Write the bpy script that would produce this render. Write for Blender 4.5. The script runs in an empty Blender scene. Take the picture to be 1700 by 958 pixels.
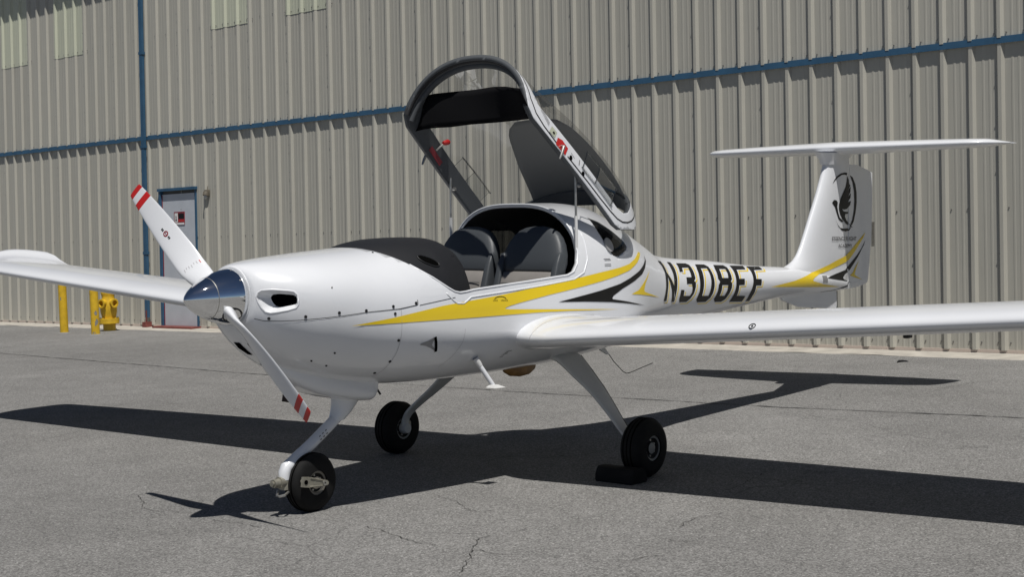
import bpy, bmesh, math, random
from mathutils import Vector, Matrix
from mathutils.bvhtree import BVHTree
random.seed(7)
R_ = math.radians
scene = bpy.context.scene
COL = scene.collection

# ------------------------------------------------------------------ camera
CAM = (-4.5758, -5.9594, 1.4798)
YAW, PITCH, ROLL, FPX = 0.86977, -0.04327, -0.03797, 2501.06
def cam_axes():
    cy, sy = math.cos(YAW), math.sin(YAW); cp, sp = math.cos(PITCH), math.sin(PITCH)
    cr, sr = math.cos(ROLL), math.sin(ROLL)
    f = Vector((sy*cp, cy*cp, sp)); r = Vector((cy, -sy, 0)); u = r.cross(f)
    return cr*r + sr*u, -sr*r + cr*u, f
cr_, cu_, cf_ = cam_axes()
cd = bpy.data.cameras.new('camera'); cam = bpy.data.objects.new('camera', cd); COL.objects.link(cam)
cd.sensor_width = 36.0; cd.lens = FPX/1700*36.0; cd.clip_start = 0.05; cd.clip_end = 3000
cam.matrix_world = Matrix(((cr_.x, cu_.x, -cf_.x, CAM[0]), (cr_.y, cu_.y, -cf_.y, CAM[1]), (cr_.z, cu_.z, -cf_.z, CAM[2]), (0, 0, 0, 1)))
scene.camera = cam

# ------------------------------------------------------------------ sky, sun, exposure
AZ, EL = 0.9543, 1.1431            # heading the light travels in, elevation of the sun
sd = Vector((math.cos(EL)*math.cos(AZ), math.cos(EL)*math.sin(AZ), -math.sin(EL)))
world = bpy.data.worlds.new('World'); scene.world = world; world.use_nodes = True
wn = world.node_tree.nodes; wl_ = world.node_tree.links
sky = wn.new('ShaderNodeTexSky'); sky.sky_type = 'NISHITA'; sky.sun_disc = False
sky.sun_elevation = EL
sky.sun_rotation = math.atan2(-sd.x, -sd.y)      # clockwise from +Y towards the sun
sky.air_density = 0.50; sky.dust_density = 0.1; sky.ozone_density = 1.0
wn['Background'].inputs['Strength'].default_value = 0.05
# thin high cloud over the whole sky
tcw = wn.new('ShaderNodeTexCoord'); mpw = wn.new('ShaderNodeMapping'); mpw.inputs['Scale'].default_value = (1.2, 2.6, 5.0); mpw.inputs['Rotation'].default_value = (.2, .1, .5)
nzw = wn.new('ShaderNodeTexNoise'); nzw.inputs['Scale'].default_value = 1.6; nzw.inputs['Detail'].default_value = 7; nzw.inputs['Roughness'].default_value = .62; nzw.inputs['Distortion'].default_value = .5
rgw = wn.new('ShaderNodeMapRange'); rgw.inputs['From Min'].default_value = .52; rgw.inputs['From Max'].default_value = .80; rgw.inputs['To Max'].default_value = .28
bww = wn.new('ShaderNodeRGBToBW'); mlw = wn.new('ShaderNodeMath'); mlw.operation = 'MULTIPLY'; mlw.inputs[1].default_value = 2.2
mxw = wn.new('ShaderNodeMixRGB')
wl_.new(tcw.outputs['Generated'], mpw.inputs['Vector']); wl_.new(mpw.outputs[0], nzw.inputs['Vector']); wl_.new(nzw.outputs['Fac'], rgw.inputs['Value'])
wl_.new(sky.outputs['Color'], bww.inputs[0]); wl_.new(bww.outputs[0], mlw.inputs[0])
wl_.new(rgw.outputs['Result'], mxw.inputs[0]); wl_.new(sky.outputs['Color'], mxw.inputs[1]); wl_.new(mlw.outputs[0], mxw.inputs[2])
wl_.new(mxw.outputs[0], wn['Background'].inputs['Color'])
sl = bpy.data.lights.new('sun', 'SUN'); sl.energy = 5.0; sl.angle = R_(0.5); sl.color = (1.0, 0.97, 0.925)
sun = bpy.data.objects.new('sun', sl); COL.objects.link(sun); sun.location = (-20, -25, 60)
sun.rotation_euler = sd.to_track_quat('-Z', 'Y').to_euler()
scene.view_settings.view_transform = 'Standard'; scene.view_settings.look = 'None'
scene.view_settings.exposure = -0.22; scene.view_settings.gamma = 1.0
scene.view_settings.use_curve_mapping = False
scene.render.engine = 'CYCLES'
scene.cycles.max_bounces = 10; scene.cycles.transparent_max_bounces = 16

# ------------------------------------------------------------------ materials
MATS = {}
def mat(name, col=(.5, .5, .5), rough=.5, metal=0, spec=.5, coat=0, coat_rough=.05, bump=None, mottle=None, build=None):
    if name in MATS: return MATS[name]
    m = bpy.data.materials.new(name); m.use_nodes = True
    nt = m.node_tree; b = nt.nodes['Principled BSDF']
    b.inputs['Base Color'].default_value = (*col, 1); b.inputs['Roughness'].default_value = rough
    b.inputs['Metallic'].default_value = metal; b.inputs['Specular IOR Level'].default_value = spec
    b.inputs['Coat Weight'].default_value = coat; b.inputs['Coat Roughness'].default_value = coat_rough
    if bump or mottle:
        tc = nt.nodes.new('ShaderNodeTexCoord')
    if mottle:                           # (scale, amount, detail)
        n = nt.nodes.new('ShaderNodeTexNoise'); n.inputs['Scale'].default_value = mottle[0]; n.inputs['Detail'].default_value = mottle[2]
        nt.links.new(tc.outputs['Object'], n.inputs['Vector'])
        r = nt.nodes.new('ShaderNodeMapRange'); r.inputs['From Min'].default_value = .3; r.inputs['From Max'].default_value = .7
        r.inputs['To Min'].default_value = 1-mottle[1]; r.inputs['To Max'].default_value = 1+mottle[1]*.5
        nt.links.new(n.outputs['Fac'], r.inputs['Value'])
        mx = nt.nodes.new('ShaderNodeVectorMath'); mx.operation = 'SCALE'; mx.inputs[0].default_value = col
        nt.links.new(r.outputs['Result'], mx.inputs['Scale']); nt.links.new(mx.outputs['Vector'], b.inputs['Base Color'])
    if bump:                             # (scale, strength, distance)
        n2 = nt.nodes.new('ShaderNodeTexNoise'); n2.inputs['Scale'].default_value = bump[0]; n2.inputs['Detail'].default_value = 3
        nt.links.new(tc.outputs['Object'], n2.inputs['Vector'])
        bp = nt.nodes.new('ShaderNodeBump'); bp.inputs['Strength'].default_value = bump[1]; bp.inputs['Distance'].default_value = bump[2]
        nt.links.new(n2.outputs['Fac'], bp.inputs['Height']); nt.links.new(bp.outputs['Normal'], b.inputs['Normal'])
    if build: build(nt, b)
    MATS[name] = m
    return m

def glass_mat(name, tint, gloss=1.0):
    m = bpy.data.materials.new(name); m.use_nodes = True; nt = m.node_tree; nt.nodes.clear()
    o = nt.nodes.new('ShaderNodeOutputMaterial'); t = nt.nodes.new('ShaderNodeBsdfTransparent'); g = nt.nodes.new('ShaderNodeBsdfGlossy')
    t.inputs['Color'].default_value = (*tint, 1); g.inputs['Roughness'].default_value = .02
    fr = nt.nodes.new('ShaderNodeFresnel'); fr.inputs['IOR'].default_value = 1.49
    mu = nt.nodes.new('ShaderNodeMath'); mu.operation = 'MULTIPLY'; mu.inputs[1].default_value = gloss
    mx = nt.nodes.new('ShaderNodeMixShader')
    nt.links.new(fr.outputs[0], mu.inputs[0]); nt.links.new(mu.outputs[0], mx.inputs[0])
    nt.links.new(t.outputs[0], mx.inputs[1]); nt.links.new(g.outputs[0], mx.inputs[2]); nt.links.new(mx.outputs[0], o.inputs['Surface'])
    return m

def asphalt_build(nt, b):
    N = nt.nodes; Lk = nt.links.new
    tc = N.new('ShaderNodeTexCoord')
    def noise(s, d=2, r=.5):
        n = N.new('ShaderNodeTexNoise'); n.inputs['Scale'].default_value = s; n.inputs['Detail'].default_value = d; n.inputs['Roughness'].default_value = r
        Lk(tc.outputs['Object'], n.inputs['Vector']); return n.outputs['Fac']
    def rng(x, a, c, lo, hi):
        m = N.new('ShaderNodeMapRange'); m.inputs['From Min'].default_value = a; m.inputs['From Max'].default_value = c
        m.inputs['To Min'].default_value = lo; m.inputs['To Max'].default_value = hi; Lk(x, m.inputs['Value']); return m.outputs['Result']
    def mul(a, c):
        m = N.new('ShaderNodeMath'); m.operation = 'MULTIPLY'; Lk(a, m.inputs[0])
        if isinstance(c, float): m.inputs[1].default_value = c
        else: Lk(c, m.inputs[1])
        return m.outputs[0]
    vor = N.new('ShaderNodeTexVoronoi'); vor.inputs['Scale'].default_value = 125; Lk(tc.outputs['Object'], vor.inputs['Vector'])
    sep = N.new('ShaderNodeSeparateColor'); Lk(vor.outputs['Color'], sep.inputs[0])
    stone = mul(rng(sep.outputs[0], 0, 1, .52, 1.42), rng(sep.outputs[1], .93, .95, 1.0, 1.45))
    fine = rng(noise(260, 2), .3, .7, .82, 1.18)
    big = rng(noise(.35, 4, .6), .3, .7, .86, 1.10)
    mid = rng(noise(2.2, 5, .6), .3, .7, .90, 1.08)
    v = mul(mul(stone, fine), mul(big, mid))
    blotch = rng(noise(5.5, 6, .65), .66, .74, 1.0, .70)
    v = mul(v, blotch)
    # hairline cracks
    wr = N.new('ShaderNodeTexNoise'); wr.inputs['Scale'].default_value = 1.7; wr.inputs['Detail'].default_value = 6; Lk(tc.outputs['Object'], wr.inputs['Vector'])
    ad = N.new('ShaderNodeMixRGB'); ad.blend_type = 'ADD'; ad.inputs[0].default_value = .55; Lk(tc.outputs['Object'], ad.inputs[1]); Lk(wr.outputs['Color'], ad.inputs[2])
    vc = N.new('ShaderNodeTexVoronoi'); vc.feature = 'DISTANCE_TO_EDGE'; vc.inputs['Scale'].default_value = .55; Lk(ad.outputs[0], vc.inputs['Vector'])
    ck = rng(vc.outputs['Distance'], .0, .0045, 0, 1)
    msk = rng(noise(.55, 2), .50, .60, 1, 0)
    mx = N.new('ShaderNodeMath'); mx.operation = 'MAXIMUM'; Lk(ck, mx.inputs[0]); Lk(msk, mx.inputs[1])
    v = mul(v, rng(mx.outputs[0], 0, 1, .62, 1))
    sc = N.new('ShaderNodeVectorMath'); sc.operation = 'SCALE'; sc.inputs[0].default_value = (.205, .201, .193); Lk(v, sc.inputs['Scale'])
    Lk(sc.outputs['Vector'], b.inputs['Base Color'])
    bp = N.new('ShaderNodeBump'); bp.inputs['Strength'].default_value = .55; bp.inputs['Distance'].default_value = .006
    Lk(mul(stone, fine), bp.inputs['Height']); Lk(bp.outputs['Normal'], b.inputs['Normal'])

def panel_build(col):
    def f(nt, b):
        N = nt.nodes; Lk = nt.links.new
        tc = N.new('ShaderNodeTexCoord'); oi = N.new('ShaderNodeObjectInfo')
        mp = N.new('ShaderNodeMapping'); mp.inputs['Scale'].default_value = (14, 14, .7); Lk(tc.outputs['Object'], mp.inputs['Vector'])
        off = N.new('ShaderNodeVectorMath'); off.operation = 'ADD'; Lk(mp.outputs[0], off.inputs[0]); Lk(oi.outputs['Location'], off.inputs[1])
        n = N.new('ShaderNodeTexNoise'); n.inputs['Scale'].default_value = 1.0; n.inputs['Detail'].default_value = 5; Lk(off.outputs[0], n.inputs['Vector'])
        r = N.new('ShaderNodeMapRange'); r.inputs['From Min'].default_value = .3; r.inputs['From Max'].default_value = .72
        r.inputs['To Min'].default_value = 1.03; r.inputs['To Max'].default_value = .955; Lk(n.outputs['Fac'], r.inputs['Value'])
        r2 = N.new('ShaderNodeMapRange'); r2.inputs['To Min'].default_value = .97; r2.inputs['To Max'].default_value = 1.03; Lk(oi.outputs['Random'], r2.inputs['Value'])
        m = N.new('ShaderNodeMath'); m.operation = 'MULTIPLY'; Lk(r.outputs[0], m.inputs[0]); Lk(r2.outputs[0], m.inputs[1])
        s = N.new('ShaderNodeVectorMath'); s.operation = 'SCALE'; s.inputs[0].default_value = col; Lk(m.outputs[0], s.inputs['Scale'])
        Lk(s.outputs['Vector'], b.inputs['Base Color'])
        n2 = N.new('ShaderNodeTexNoise'); n2.inputs['Scale'].default_value = 3.0; Lk(tc.outputs['Object'], n2.inputs['Vector'])
        bp = N.new('ShaderNodeBump'); bp.inputs['Strength'].default_value = .12; bp.inputs['Distance'].default_value = .02
        Lk(n2.outputs['Fac'], bp.inputs['Height']); Lk(bp.outputs['Normal'], b.inputs['Normal'])
    return f

WHITE = mat('white_gelcoat', (.728, .740, .762), .28, spec=.5, coat=.6, coat_rough=.06, mottle=(1.6, .05, 5))
WHITE2 = mat('white_paint', (.78, .78, .77), .4, mottle=(9, .05, 3))
BLACKPLASTIC = mat('black_plastic', (.012, .0125, .0145), .55, spec=.4, bump=(220, .25, .001))
BLACKFABRIC = mat('black_fabric', (.007, .007, .008), .9, spec=.08)
RUBBER = mat('rubber', (.010, .010, .010), .75, spec=.2, bump=(60, .3, .002), mottle=(14, .3, 4))
CHROME = mat('polished_metal', (.90, .91, .92), .028, metal=1)
STEEL = mat('bare_metal', (.48, .47, .44), .38, metal=.85, mottle=(30, .25, 3))
ALU = mat('cast_metal', (.30, .285, .235), .45, metal=.4, mottle=(25, .25, 4))
GREYLINER = mat('grey_liner', (.072, .078, .084), .6, spec=.3)
DARKLINER = mat('dark_liner', (.02, .02, .022), .8)
INTERIOR = mat('cabin_lining', (.045, .045, .047), .85)
LEATHER_D = mat('dark_leather', (.052, .058, .064), .5, bump=(90, .3, .002))
LEATHER_L = mat('light_leather', (.22, .205, .19), .55, bump=(90, .3, .002), mottle=(8, .12, 3))
YELLOW = mat('yellow_vinyl', (.80, .575, .010), .35, coat=.3)
BLACKVINYL = mat('black_vinyl', (.010, .010, .010), .4, spec=.2)
RED = mat('red_paint', (.50, .018, .016), .4)
MAROON = mat('maroon_placard', (.22, .02, .03), .5)
SEAM = mat('dark_grey_line', (.05, .05, .05), .8)  # plain dark grey for panel seams and small placard print
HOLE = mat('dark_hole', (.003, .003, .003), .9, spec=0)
ORANGE = mat('amber_brown', (.30, .16, .05), .5, mottle=(20, .3, 3))
SHADE = mat('grey_sunshade', (.15, .155, .155), .85, spec=.2)
GREY_LEG = mat('grey_white_paint', (.62, .62, .61), .38, mottle=(12, .06, 3))
ASPHALT = mat('asphalt', (.15, .15, .15), .92, spec=.25, build=asphalt_build)
CONCRETE = mat('concrete', (.42, .39, .34), .9, mottle=(5, .22, 6), bump=(90, .3, .003))
CRK = mat('crack_dirt', (.055, .053, .050), .95, spec=.1)
PLATE = mat('grey_plate', (.20, .20, .20), .5)
PLACARD = mat('pale_placard', (.45, .47, .36), .5)
FAST = mat('fastener_dark', (.03, .03, .032), .4, metal=.5)
CLEARP = None
TAR = mat('tar_joint', (.022, .022, .022), .85)
PANEL = mat('beige_sheet', (.42, .405, .355), .42, spec=.4, build=panel_build((.415, .402, .350)))
SKYL = mat('fibreglass_sheet', (.55, .56, .45), .5, build=panel_build((.50, .515, .405)))
BLUE = mat('blue_trim', (.034, .098, .175), .45, mottle=(6, .15, 4))
DOORG = mat('door_paint', (.50, .53, .57), .45, mottle=(5, .06, 4))
REDOX = mat('red_oxide', (.20, .055, .045), .7, mottle=(14, .3, 4))
SILL = mat('sill_trim', (.52, .44, .38), .6)
BACK = mat('building_core', (.10, .10, .09), .9)
YPAINT = mat('yellow_safety_paint', (.66, .42, .02), .5, mottle=(11, .18, 5))
CHIP = mat('chipped_grey', (.22, .22, .21), .8)
LAMPB = mat('lamp_body', (.14, .12, .09), .6, mottle=(30, .3, 3))
LAMPG = mat('lamp_lens', (.45, .45, .43), .15)
SCREW = mat('screw_metal', (.22, .21, .20), .5, metal=.6)
GLASS = glass_mat('canopy_acrylic', (.85, .85, .85), .16)
TINT = glass_mat('tinted_acrylic', (.58, .59, .58), .9)
CLEAR = glass_mat('clear_acrylic_edge', (.82, .83, .83), .8)
CLEARP = glass_mat('clear_acrylic_pane', (.86, .87, .87), .3)

# ------------------------------------------------------------------ mesh helpers
def new_obj(name, me, parent=None, mats=()):
    o = bpy.data.objects.new(name, me); COL.objects.link(o)
    for m in mats: me.materials.append(m)
    if parent: o.parent = parent
    return o
def smooth(me, ang=None):
    for p in me.polygons: p.use_smooth = True
    if ang is not None:
        me.set_sharp_from_angle(angle=R_(ang))
def mesh(name, verts, faces, mats, parent=None, sm=True, ang=40, mi=None):
    me = bpy.data.meshes.new(name); me.from_pydata([tuple(v) for v in verts], [], faces); me.update()
    if not isinstance(mats, (list, tuple)): mats = [mats]
    o = new_obj(name, me, parent, mats)
    if mi:
        for p, k in zip(me.polygons, mi): p.material_index = k
    if sm: smooth(me, ang)
    return o
def from_bm(name, bm, mats, parent=None, sm=True, ang=40):
    bmesh.ops.recalc_face_normals(bm, faces=bm.faces)
    me = bpy.data.meshes.new(name); bm.to_mesh(me); bm.free()
    if not isinstance(mats, (list, tuple)): mats = [mats]
    o = new_obj(name, me, parent, mats)
    if sm: smooth(me, ang)
    return o
def tag(o, label=None, cat=None, group=None, kind=None):
    if label: o['label'] = label
    if cat: o['category'] = cat
    if group: o['group'] = group
    if kind: o['kind'] = kind
    return o
def empty(name, loc=(0, 0, 0)):
    o = bpy.data.objects.new(name, None); COL.objects.link(o); o.location = loc; o.empty_display_size = .2
    return o
def pchip(xs, ys):
    n = len(xs); h = [xs[i+1]-xs[i] for i in range(n-1)]; d = [(ys[i+1]-ys[i])/h[i] for i in range(n-1)]
    m = [0]*n; m[0] = d[0]; m[-1] = d[-1]
    for i in range(1, n-1):
        if d[i-1]*d[i] > 0:
            w1 = 2*h[i]+h[i-1]; w2 = h[i]+2*h[i-1]; m[i] = (w1+w2)/(w1/d[i-1]+w2/d[i])
    def f(x):
        if x <= xs[0]: return ys[0]
        if x >= xs[-1]: return ys[-1]
        i = 0
        while x > xs[i+1]: i += 1
        t = (x-xs[i])/h[i]; t2 = t*t; t3 = t2*t
        return (2*t3-3*t2+1)*ys[i]+(t3-2*t2+t)*h[i]*m[i]+(-2*t3+3*t2)*ys[i+1]+(t3-t2)*h[i]*m[i+1]
    return f
def loft(rings, closed=True, cap0=False, cap1=False):
    n = len(rings[0]); V = [v for r in rings for v in r]; F = []
    for i in range(len(rings)-1):
        for j in range(n if closed else n-1):
            a = i*n+j; b = i*n+(j+1) % n; F.append((a, b, b+n, a+n))
    if cap0: F.append(tuple(range(n-1, -1, -1)))
    if cap1: k = (len(rings)-1)*n; F.append(tuple(range(k, k+n)))
    return V, F
def tube_data(path, rad, n=10, cap=True, squash=None):
    """round bar along a path; squash = (axis vector, factor) flattens it along one direction"""
    P = [Vector(p) for p in path]; rings = []
    if not isinstance(rad, (list, tuple)): rad = [rad]*len(P)
    ref = None
    for i, p in enumerate(P):
        t = (P[min(i+1, len(P)-1)]-P[max(i-1, 0)]).normalized()
        if ref is None:
            ref = Vector((0, 0, 1)) if abs(t.z) < .9 else Vector((1, 0, 0))
        u = (ref-t*ref.dot(t)).normalized(); w = t.cross(u); ref = u
        ring = []
        for k in range(n):
            a = 2*math.pi*k/n; ring.append(p+(u*math.cos(a)+w*math.sin(a))*rad[i])
        rings.append(ring)
    return loft(rings, True, cap, cap)
def tube(name, path, rad, m, parent=None, n=10, ang=50):
    V, F = tube_data(path, rad, n); return mesh(name, V, F, m, parent, True, ang)
def box_data(c, s, rot=None):
    V = []
    for dx in (-1, 1):
        for dy in (-1, 1):
            for dz in (-1, 1):
                v = Vector((dx*s[0]/2, dy*s[1]/2, dz*s[2]/2))
                if rot: v = rot @ v
                V.append(Vector(c)+v)
    F = [(0, 1, 3, 2), (4, 6, 7, 5), (0, 4, 5, 1), (2, 3, 7, 6), (0, 2, 6, 4), (1, 5, 7, 3)]
    return V, F
def box(name, c, s, m, parent=None, rot=None, bev=0):
    V, F = box_data(c, s, rot); o = mesh(name, V, F, m, parent, False)
    if bev:
        bm = bmesh.new(); bm.from_mesh(o.data); bmesh.ops.bevel(bm, geom=bm.edges[:], offset=bev, segments=2, affect='EDGES', profile=.6)
        bm.to_mesh(o.data); bm.free(); smooth(o.data, 40)
    return o
def join_data(parts):
    V, F = [], []
    for v, f in parts:
        k = len(V); V += list(v); F += [tuple(i+k for i in q) for q in f]
    return V, F
def lathe_data(prof, axis_o, axis_d, n=40, closed=False):
    """prof: (distance along axis, radius)"""
    d = Vector(axis_d).normalized(); u = d.orthogonal().normalized(); w = d.cross(u); o = Vector(axis_o)
    rings = [[o+d*a+(u*math.cos(2*math.pi*k/n)+w*math.sin(2*math.pi*k/n))*r for k in range(n)] for a, r in prof]
    if closed: rings.append(rings[0])
    return loft(rings)
def lathe(name, prof, o, d, m, parent=None, n=40, ang=35, mi=None):
    V, F = lathe_data(prof, o, d, n)
    ob = mesh(name, V, F, m, parent, True, ang)
    if mi:
        for i, p in enumerate(ob.data.polygons): p.material_index = mi[i//n]
    return ob
def in_poly(x, y, P):
    c = False; j = len(P)-1
    for i in range(len(P)):
        if (P[i][1] > y) != (P[j][1] > y) and x < (P[j][0]-P[i][0])*(y-P[i][1])/(P[j][1]-P[i][1])+P[i][0]: c = not c
        j = i
    return c
def cut_prism(bm, poly, uvec, vvec, org=(0, 0, 0), cond=None):
    """cut the mesh along a prism whose section is poly in the (uvec, vvec) plane; returns the faces inside"""
    u = Vector(uvec); v = Vector(vvec); o = Vector(org); w = u.cross(v)
    x0 = min(p[0] for p in poly); x1 = max(p[0] for p in poly); y0 = min(p[1] for p in poly); y1 = max(p[1] for p in poly)
    def near(f):
        if cond and not cond(f.calc_center_median()): return False
        us = [(q.co-o).dot(u) for q in f.verts]; vs = [(q.co-o).dot(v) for q in f.verts]
        return max(us) > x0-.01 and min(us) < x1+.01 and max(vs) > y0-.01 and min(vs) < y1+.01
    for i in range(len(poly)):
        a = poly[i]; b = poly[(i+1) % len(poly)]
        A = o+u*a[0]+v*a[1]; D = u*(b[0]-a[0])+v*(b[1]-a[1])
        if D.length < 1e-6: continue
        no = D.cross(w).normalized()
        fs = [f for f in bm.faces if near(f)]
        g = set(fs)
        for f in fs: g.update(f.edges); g.update(f.verts)
        bmesh.ops.bisect_plane(bm, geom=list(g), dist=1e-5, plane_co=A, plane_no=no)
    out = []
    for f in bm.faces:
        if cond and not cond(f.calc_center_median()): continue
        c = f.calc_center_median()-o
        if in_poly(c.dot(u), c.dot(v), poly): out.append(f)
    return out
def split_off(bm, faces):
    """new bmesh from a set of faces (copied)"""
    b2 = bmesh.new(); mp = {}
    for f in faces:
        vs = []
        for q in f.verts:
            if q not in mp: mp[q] = b2.verts.new(q.co)
            vs.append(mp[q])
        try: b2.faces.new(vs)
        except ValueError: pass
    return b2

# ------------------------------------------------------------------ ground
def ground():
    n = 24; V = []; F = []
    xs = [-900, -300, -120, -60, -30, -15, -8, -4, 0, 4, 8, 12, 20, 40, 80, 160, 400, 900]
    for x in xs:
        for y in xs: V.append((x, y, 0))
    k = len(xs)
    for i in range(k-1):
        for j in range(k-1): F.append((i*k+j, (i+1)*k+j, (i+1)*k+j+1, i*k+j+1))
    return tag(mesh('ground', V, F, ASPHALT, None, False), 'weathered grey asphalt apron with hairline cracks', None, None, 'structure')
GROUND = ground()
def jag_strip(name, pts, w, m, z=.004, seed=1, step=.05, jit=.012, parent=None):
    rnd = random.Random(seed); L, Rr = [], []
    P = [Vector((p[0], p[1], 0)) for p in pts]; path = []
    for i in range(len(P)-1):
        n = max(1, int((P[i+1]-P[i]).length/step))
        for k in range(n): path.append(P[i].lerp(P[i+1], k/n))
    path.append(P[-1]); V = []
    off = 0
    for i, p in enumerate(path):
        t = (path[min(i+1, len(path)-1)]-path[max(i-1, 0)]).normalized(); nrm = Vector((-t.y, t.x, 0))
        off = off*.8+rnd.uniform(-jit, jit); ww = w*rnd.uniform(.25, 1.2)*(0.3 if i in (0, len(path)-1) else 1)
        V.append(p+nrm*(off+ww/2)+Vector((0, 0, z))); V.append(p+nrm*(off-ww/2)+Vector((0, 0, z)))
    F = [(2*i, 2*i+1, 2*i+3, 2*i+2) for i in range(len(path)-1)]
    return mesh(name, V, F, m, parent, False)
jag_strip('pavement_joint', [(6.9, 22), (6.35, 12.25), (5.71, 6.5), (5.47, 2.5), (5.449, 1.56), (5.449, -.15), (5.58, -1.96), (5.8, -7)], .022, TAR, .004, 3, .06, .006, GROUND)
CRACKS = [
    [(0.56, 1.25), (0.45, 1.04), (0.34, 0.84), (0.33, 0.74), (0.36, 0.65), (0.37, 0.51)],
    [(0.32, 0.28), (0.32, 0.16), (0.32, -0.00), (0.32, -0.14)],
    [(0.60, -0.58), (0.58, -0.68), (0.50, -0.85), (0.47, -0.97), (0.46, -1.10), (0.46, -1.21)],
    [(1.42, -0.24), (1.38, -0.40), (1.31, -0.53), (1.21, -0.71), (1.16, -0.86), (1.23, -0.88)],
    [(0.76, -1.27), (0.63, -1.30), (0.49, -1.39), (0.28, -1.54), (0.09, -1.67)],
    [(0.48, -1.40), (0.47, -1.52), (0.46, -1.64)],
    [(1.10, -2.04), (1.08, -2.13), (1.12, -2.16)],
    [(1.34, -1.96), (1.45, -1.91), (1.57, -1.91), (1.66, -1.93), (1.74, -1.94)],
    [(0.85, -1.32), (0.97, -1.31)],
    [(6.66, -0.75), (6.92, -0.74), (7.16, -0.74), (7.43, -0.81), (7.73, -0.86)],
    [(0.62, -2.11), (0.71, -2.16), (0.81, -2.20)],
    [(2.24, -1.61), (2.42, -1.61), (2.70, -1.55), (2.89, -1.53)],
    [(3.68, 5.33), (3.61, 4.98), (3.58, 4.74)],
    [(4.54, 7.27), (4.47, 6.74)],
    [(1.65, 3.90), (1.89, 4.00), (2.11, 4.07)],
]
for i, c in enumerate(CRACKS):
    jag_strip('crack', c, .0048, CRK, .004, 20+i, .022, .010, GROUND)

# ------------------------------------------------------------------ hangar
WO = Vector((9.8130, -.2900, 0)); WD = Vector((-.03970, -.99921, 0)); WN = Vector((.99921, -.03970, 0))
WU = Vector((.03316, .00334, 1.0))
def W(s, h, o=0): return WO+WD*s+WU*h-WN*o
RIB = .3018; RIB0 = -19.156-.031; SHEET = 3*RIB
HANGAR = empty('hangar', W(-9.5, 0, 0)); tag(HANGAR, 'beige ribbed sheet metal hangar wall with blue trim', 'hangar')
HI = HANGAR.matrix_world.inverted() if False else Matrix.Translation(-HANGAR.location)
def hpart(name, V, F, m, parent=None, sm=False, ang=30):
    """part of the hangar, vertices in world space"""
    par = parent or HANGAR
    o = mesh(name, [Vector(v)-HANGAR.location for v in V], F, m, par, sm, ang)
    return o
def hbox(name, s0, s1, h0, h1, o0, o1, m, parent=None):
    V = [W(s, h, o) for s in (s0, s1) for h in (h0, h1) for o in (o0, o1)]
    F = [(0, 1, 3, 2), (4, 6, 7, 5), (0, 4, 5, 1), (2, 3, 7, 6), (0, 2, 6, 4), (1, 5, 7, 3)]
    return hpart(name, V, F, m, parent)
def sheet_profile():
    P = []
    st = -.055
    for k in range(3):
        c = k*RIB
        P += [(c-.041, 0), (c-.018, .0355), (c+.018, .0355), (c+.041, 0)]
        for q in (.118, .186):
            P += [(c+q-.015, 0), (c+q-.007, .0028), (c+q+.009, .0028), (c+q+.017, 0)]
    P = [(st, .0005)]+P+[(2*RIB+.247, .0015), (2*RIB+.25, .0015)]
    return P
def sheet_mesh(name, h0, h1, hole=None, mats=PANEL):
    P = sheet_profile(); V = []; F = []
    if hole:                                     # insert break points at the opening's edges
        for hx in hole[:2]:
            for i in range(len(P)-1):
                if P[i][0] < hx-1e-4 and P[i+1][0] > hx+1e-4:
                    t = (hx-P[i][0])/(P[i+1][0]-P[i][0]); o = P[i][1]+t*(P[i+1][1]-P[i][1])
                    P = P[:i+1]+[(hx, o)]+P[i+1:]; break
    hs = [h0+(h1-h0)*k/6 for k in range(7)]
    if hole:
        hs = sorted(set([h0, hole[2], h1]+[h for h in hs if h > hole[2]]))
    for h in hs:
        for s, o in P: V.append(WD*s+WU*h-WN*o)
    n = len(P)
    for i in range(len(hs)-1):
        for j in range(n-1):
            if hole and hs[i+1] <= hole[2]+1e-4 and hole[0]-1e-4 <= P[j][0] and P[j+1][0] <= hole[1]+1e-4: continue
            F.append((i*n+j, i*n+j+1, (i+1)*n+j+1, (i+1)*n+j))
    me = bpy.data.meshes.new(name); me.from_pydata([tuple(v) for v in V], [], F); me.update(); me.materials.append(mats)
    return me
H_LOW0, H_LOW1, H_UP0, H_TOP, H_SKY = .046, 3.075, 3.115, 6.45, 4.65
DOOR_S0, DOOR_S1, DOOR_H = -14.375, -13.40, 2.205
me_low = sheet_mesh('wall_sheet', H_LOW0, H_LOW1); me_up = sheet_mesh('wall_sheet', H_UP0, H_TOP); me_sky = sheet_mesh('roof_light', H_SKY, H_TOP, None, SKYL)
J0, J1 = -6, 30
screws = []
def screw(s, h, o):
    c = W(s, h, o); a = .0075
    V = [c+WD*(a*math.cos(q))+WU*(a*math.sin(q))-WN*d for d in (0, .007) for q in [k*math.pi/3 for k in range(6)]]
    F = [tuple(range(6, 12))]+[(k, (k+1) % 6, 6+(k+1) % 6, 6+k) for k in range(6)]
    screws.append((V, F))
UPO = .010                                    # the upper sheets stand this much proud of the lower ones
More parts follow.
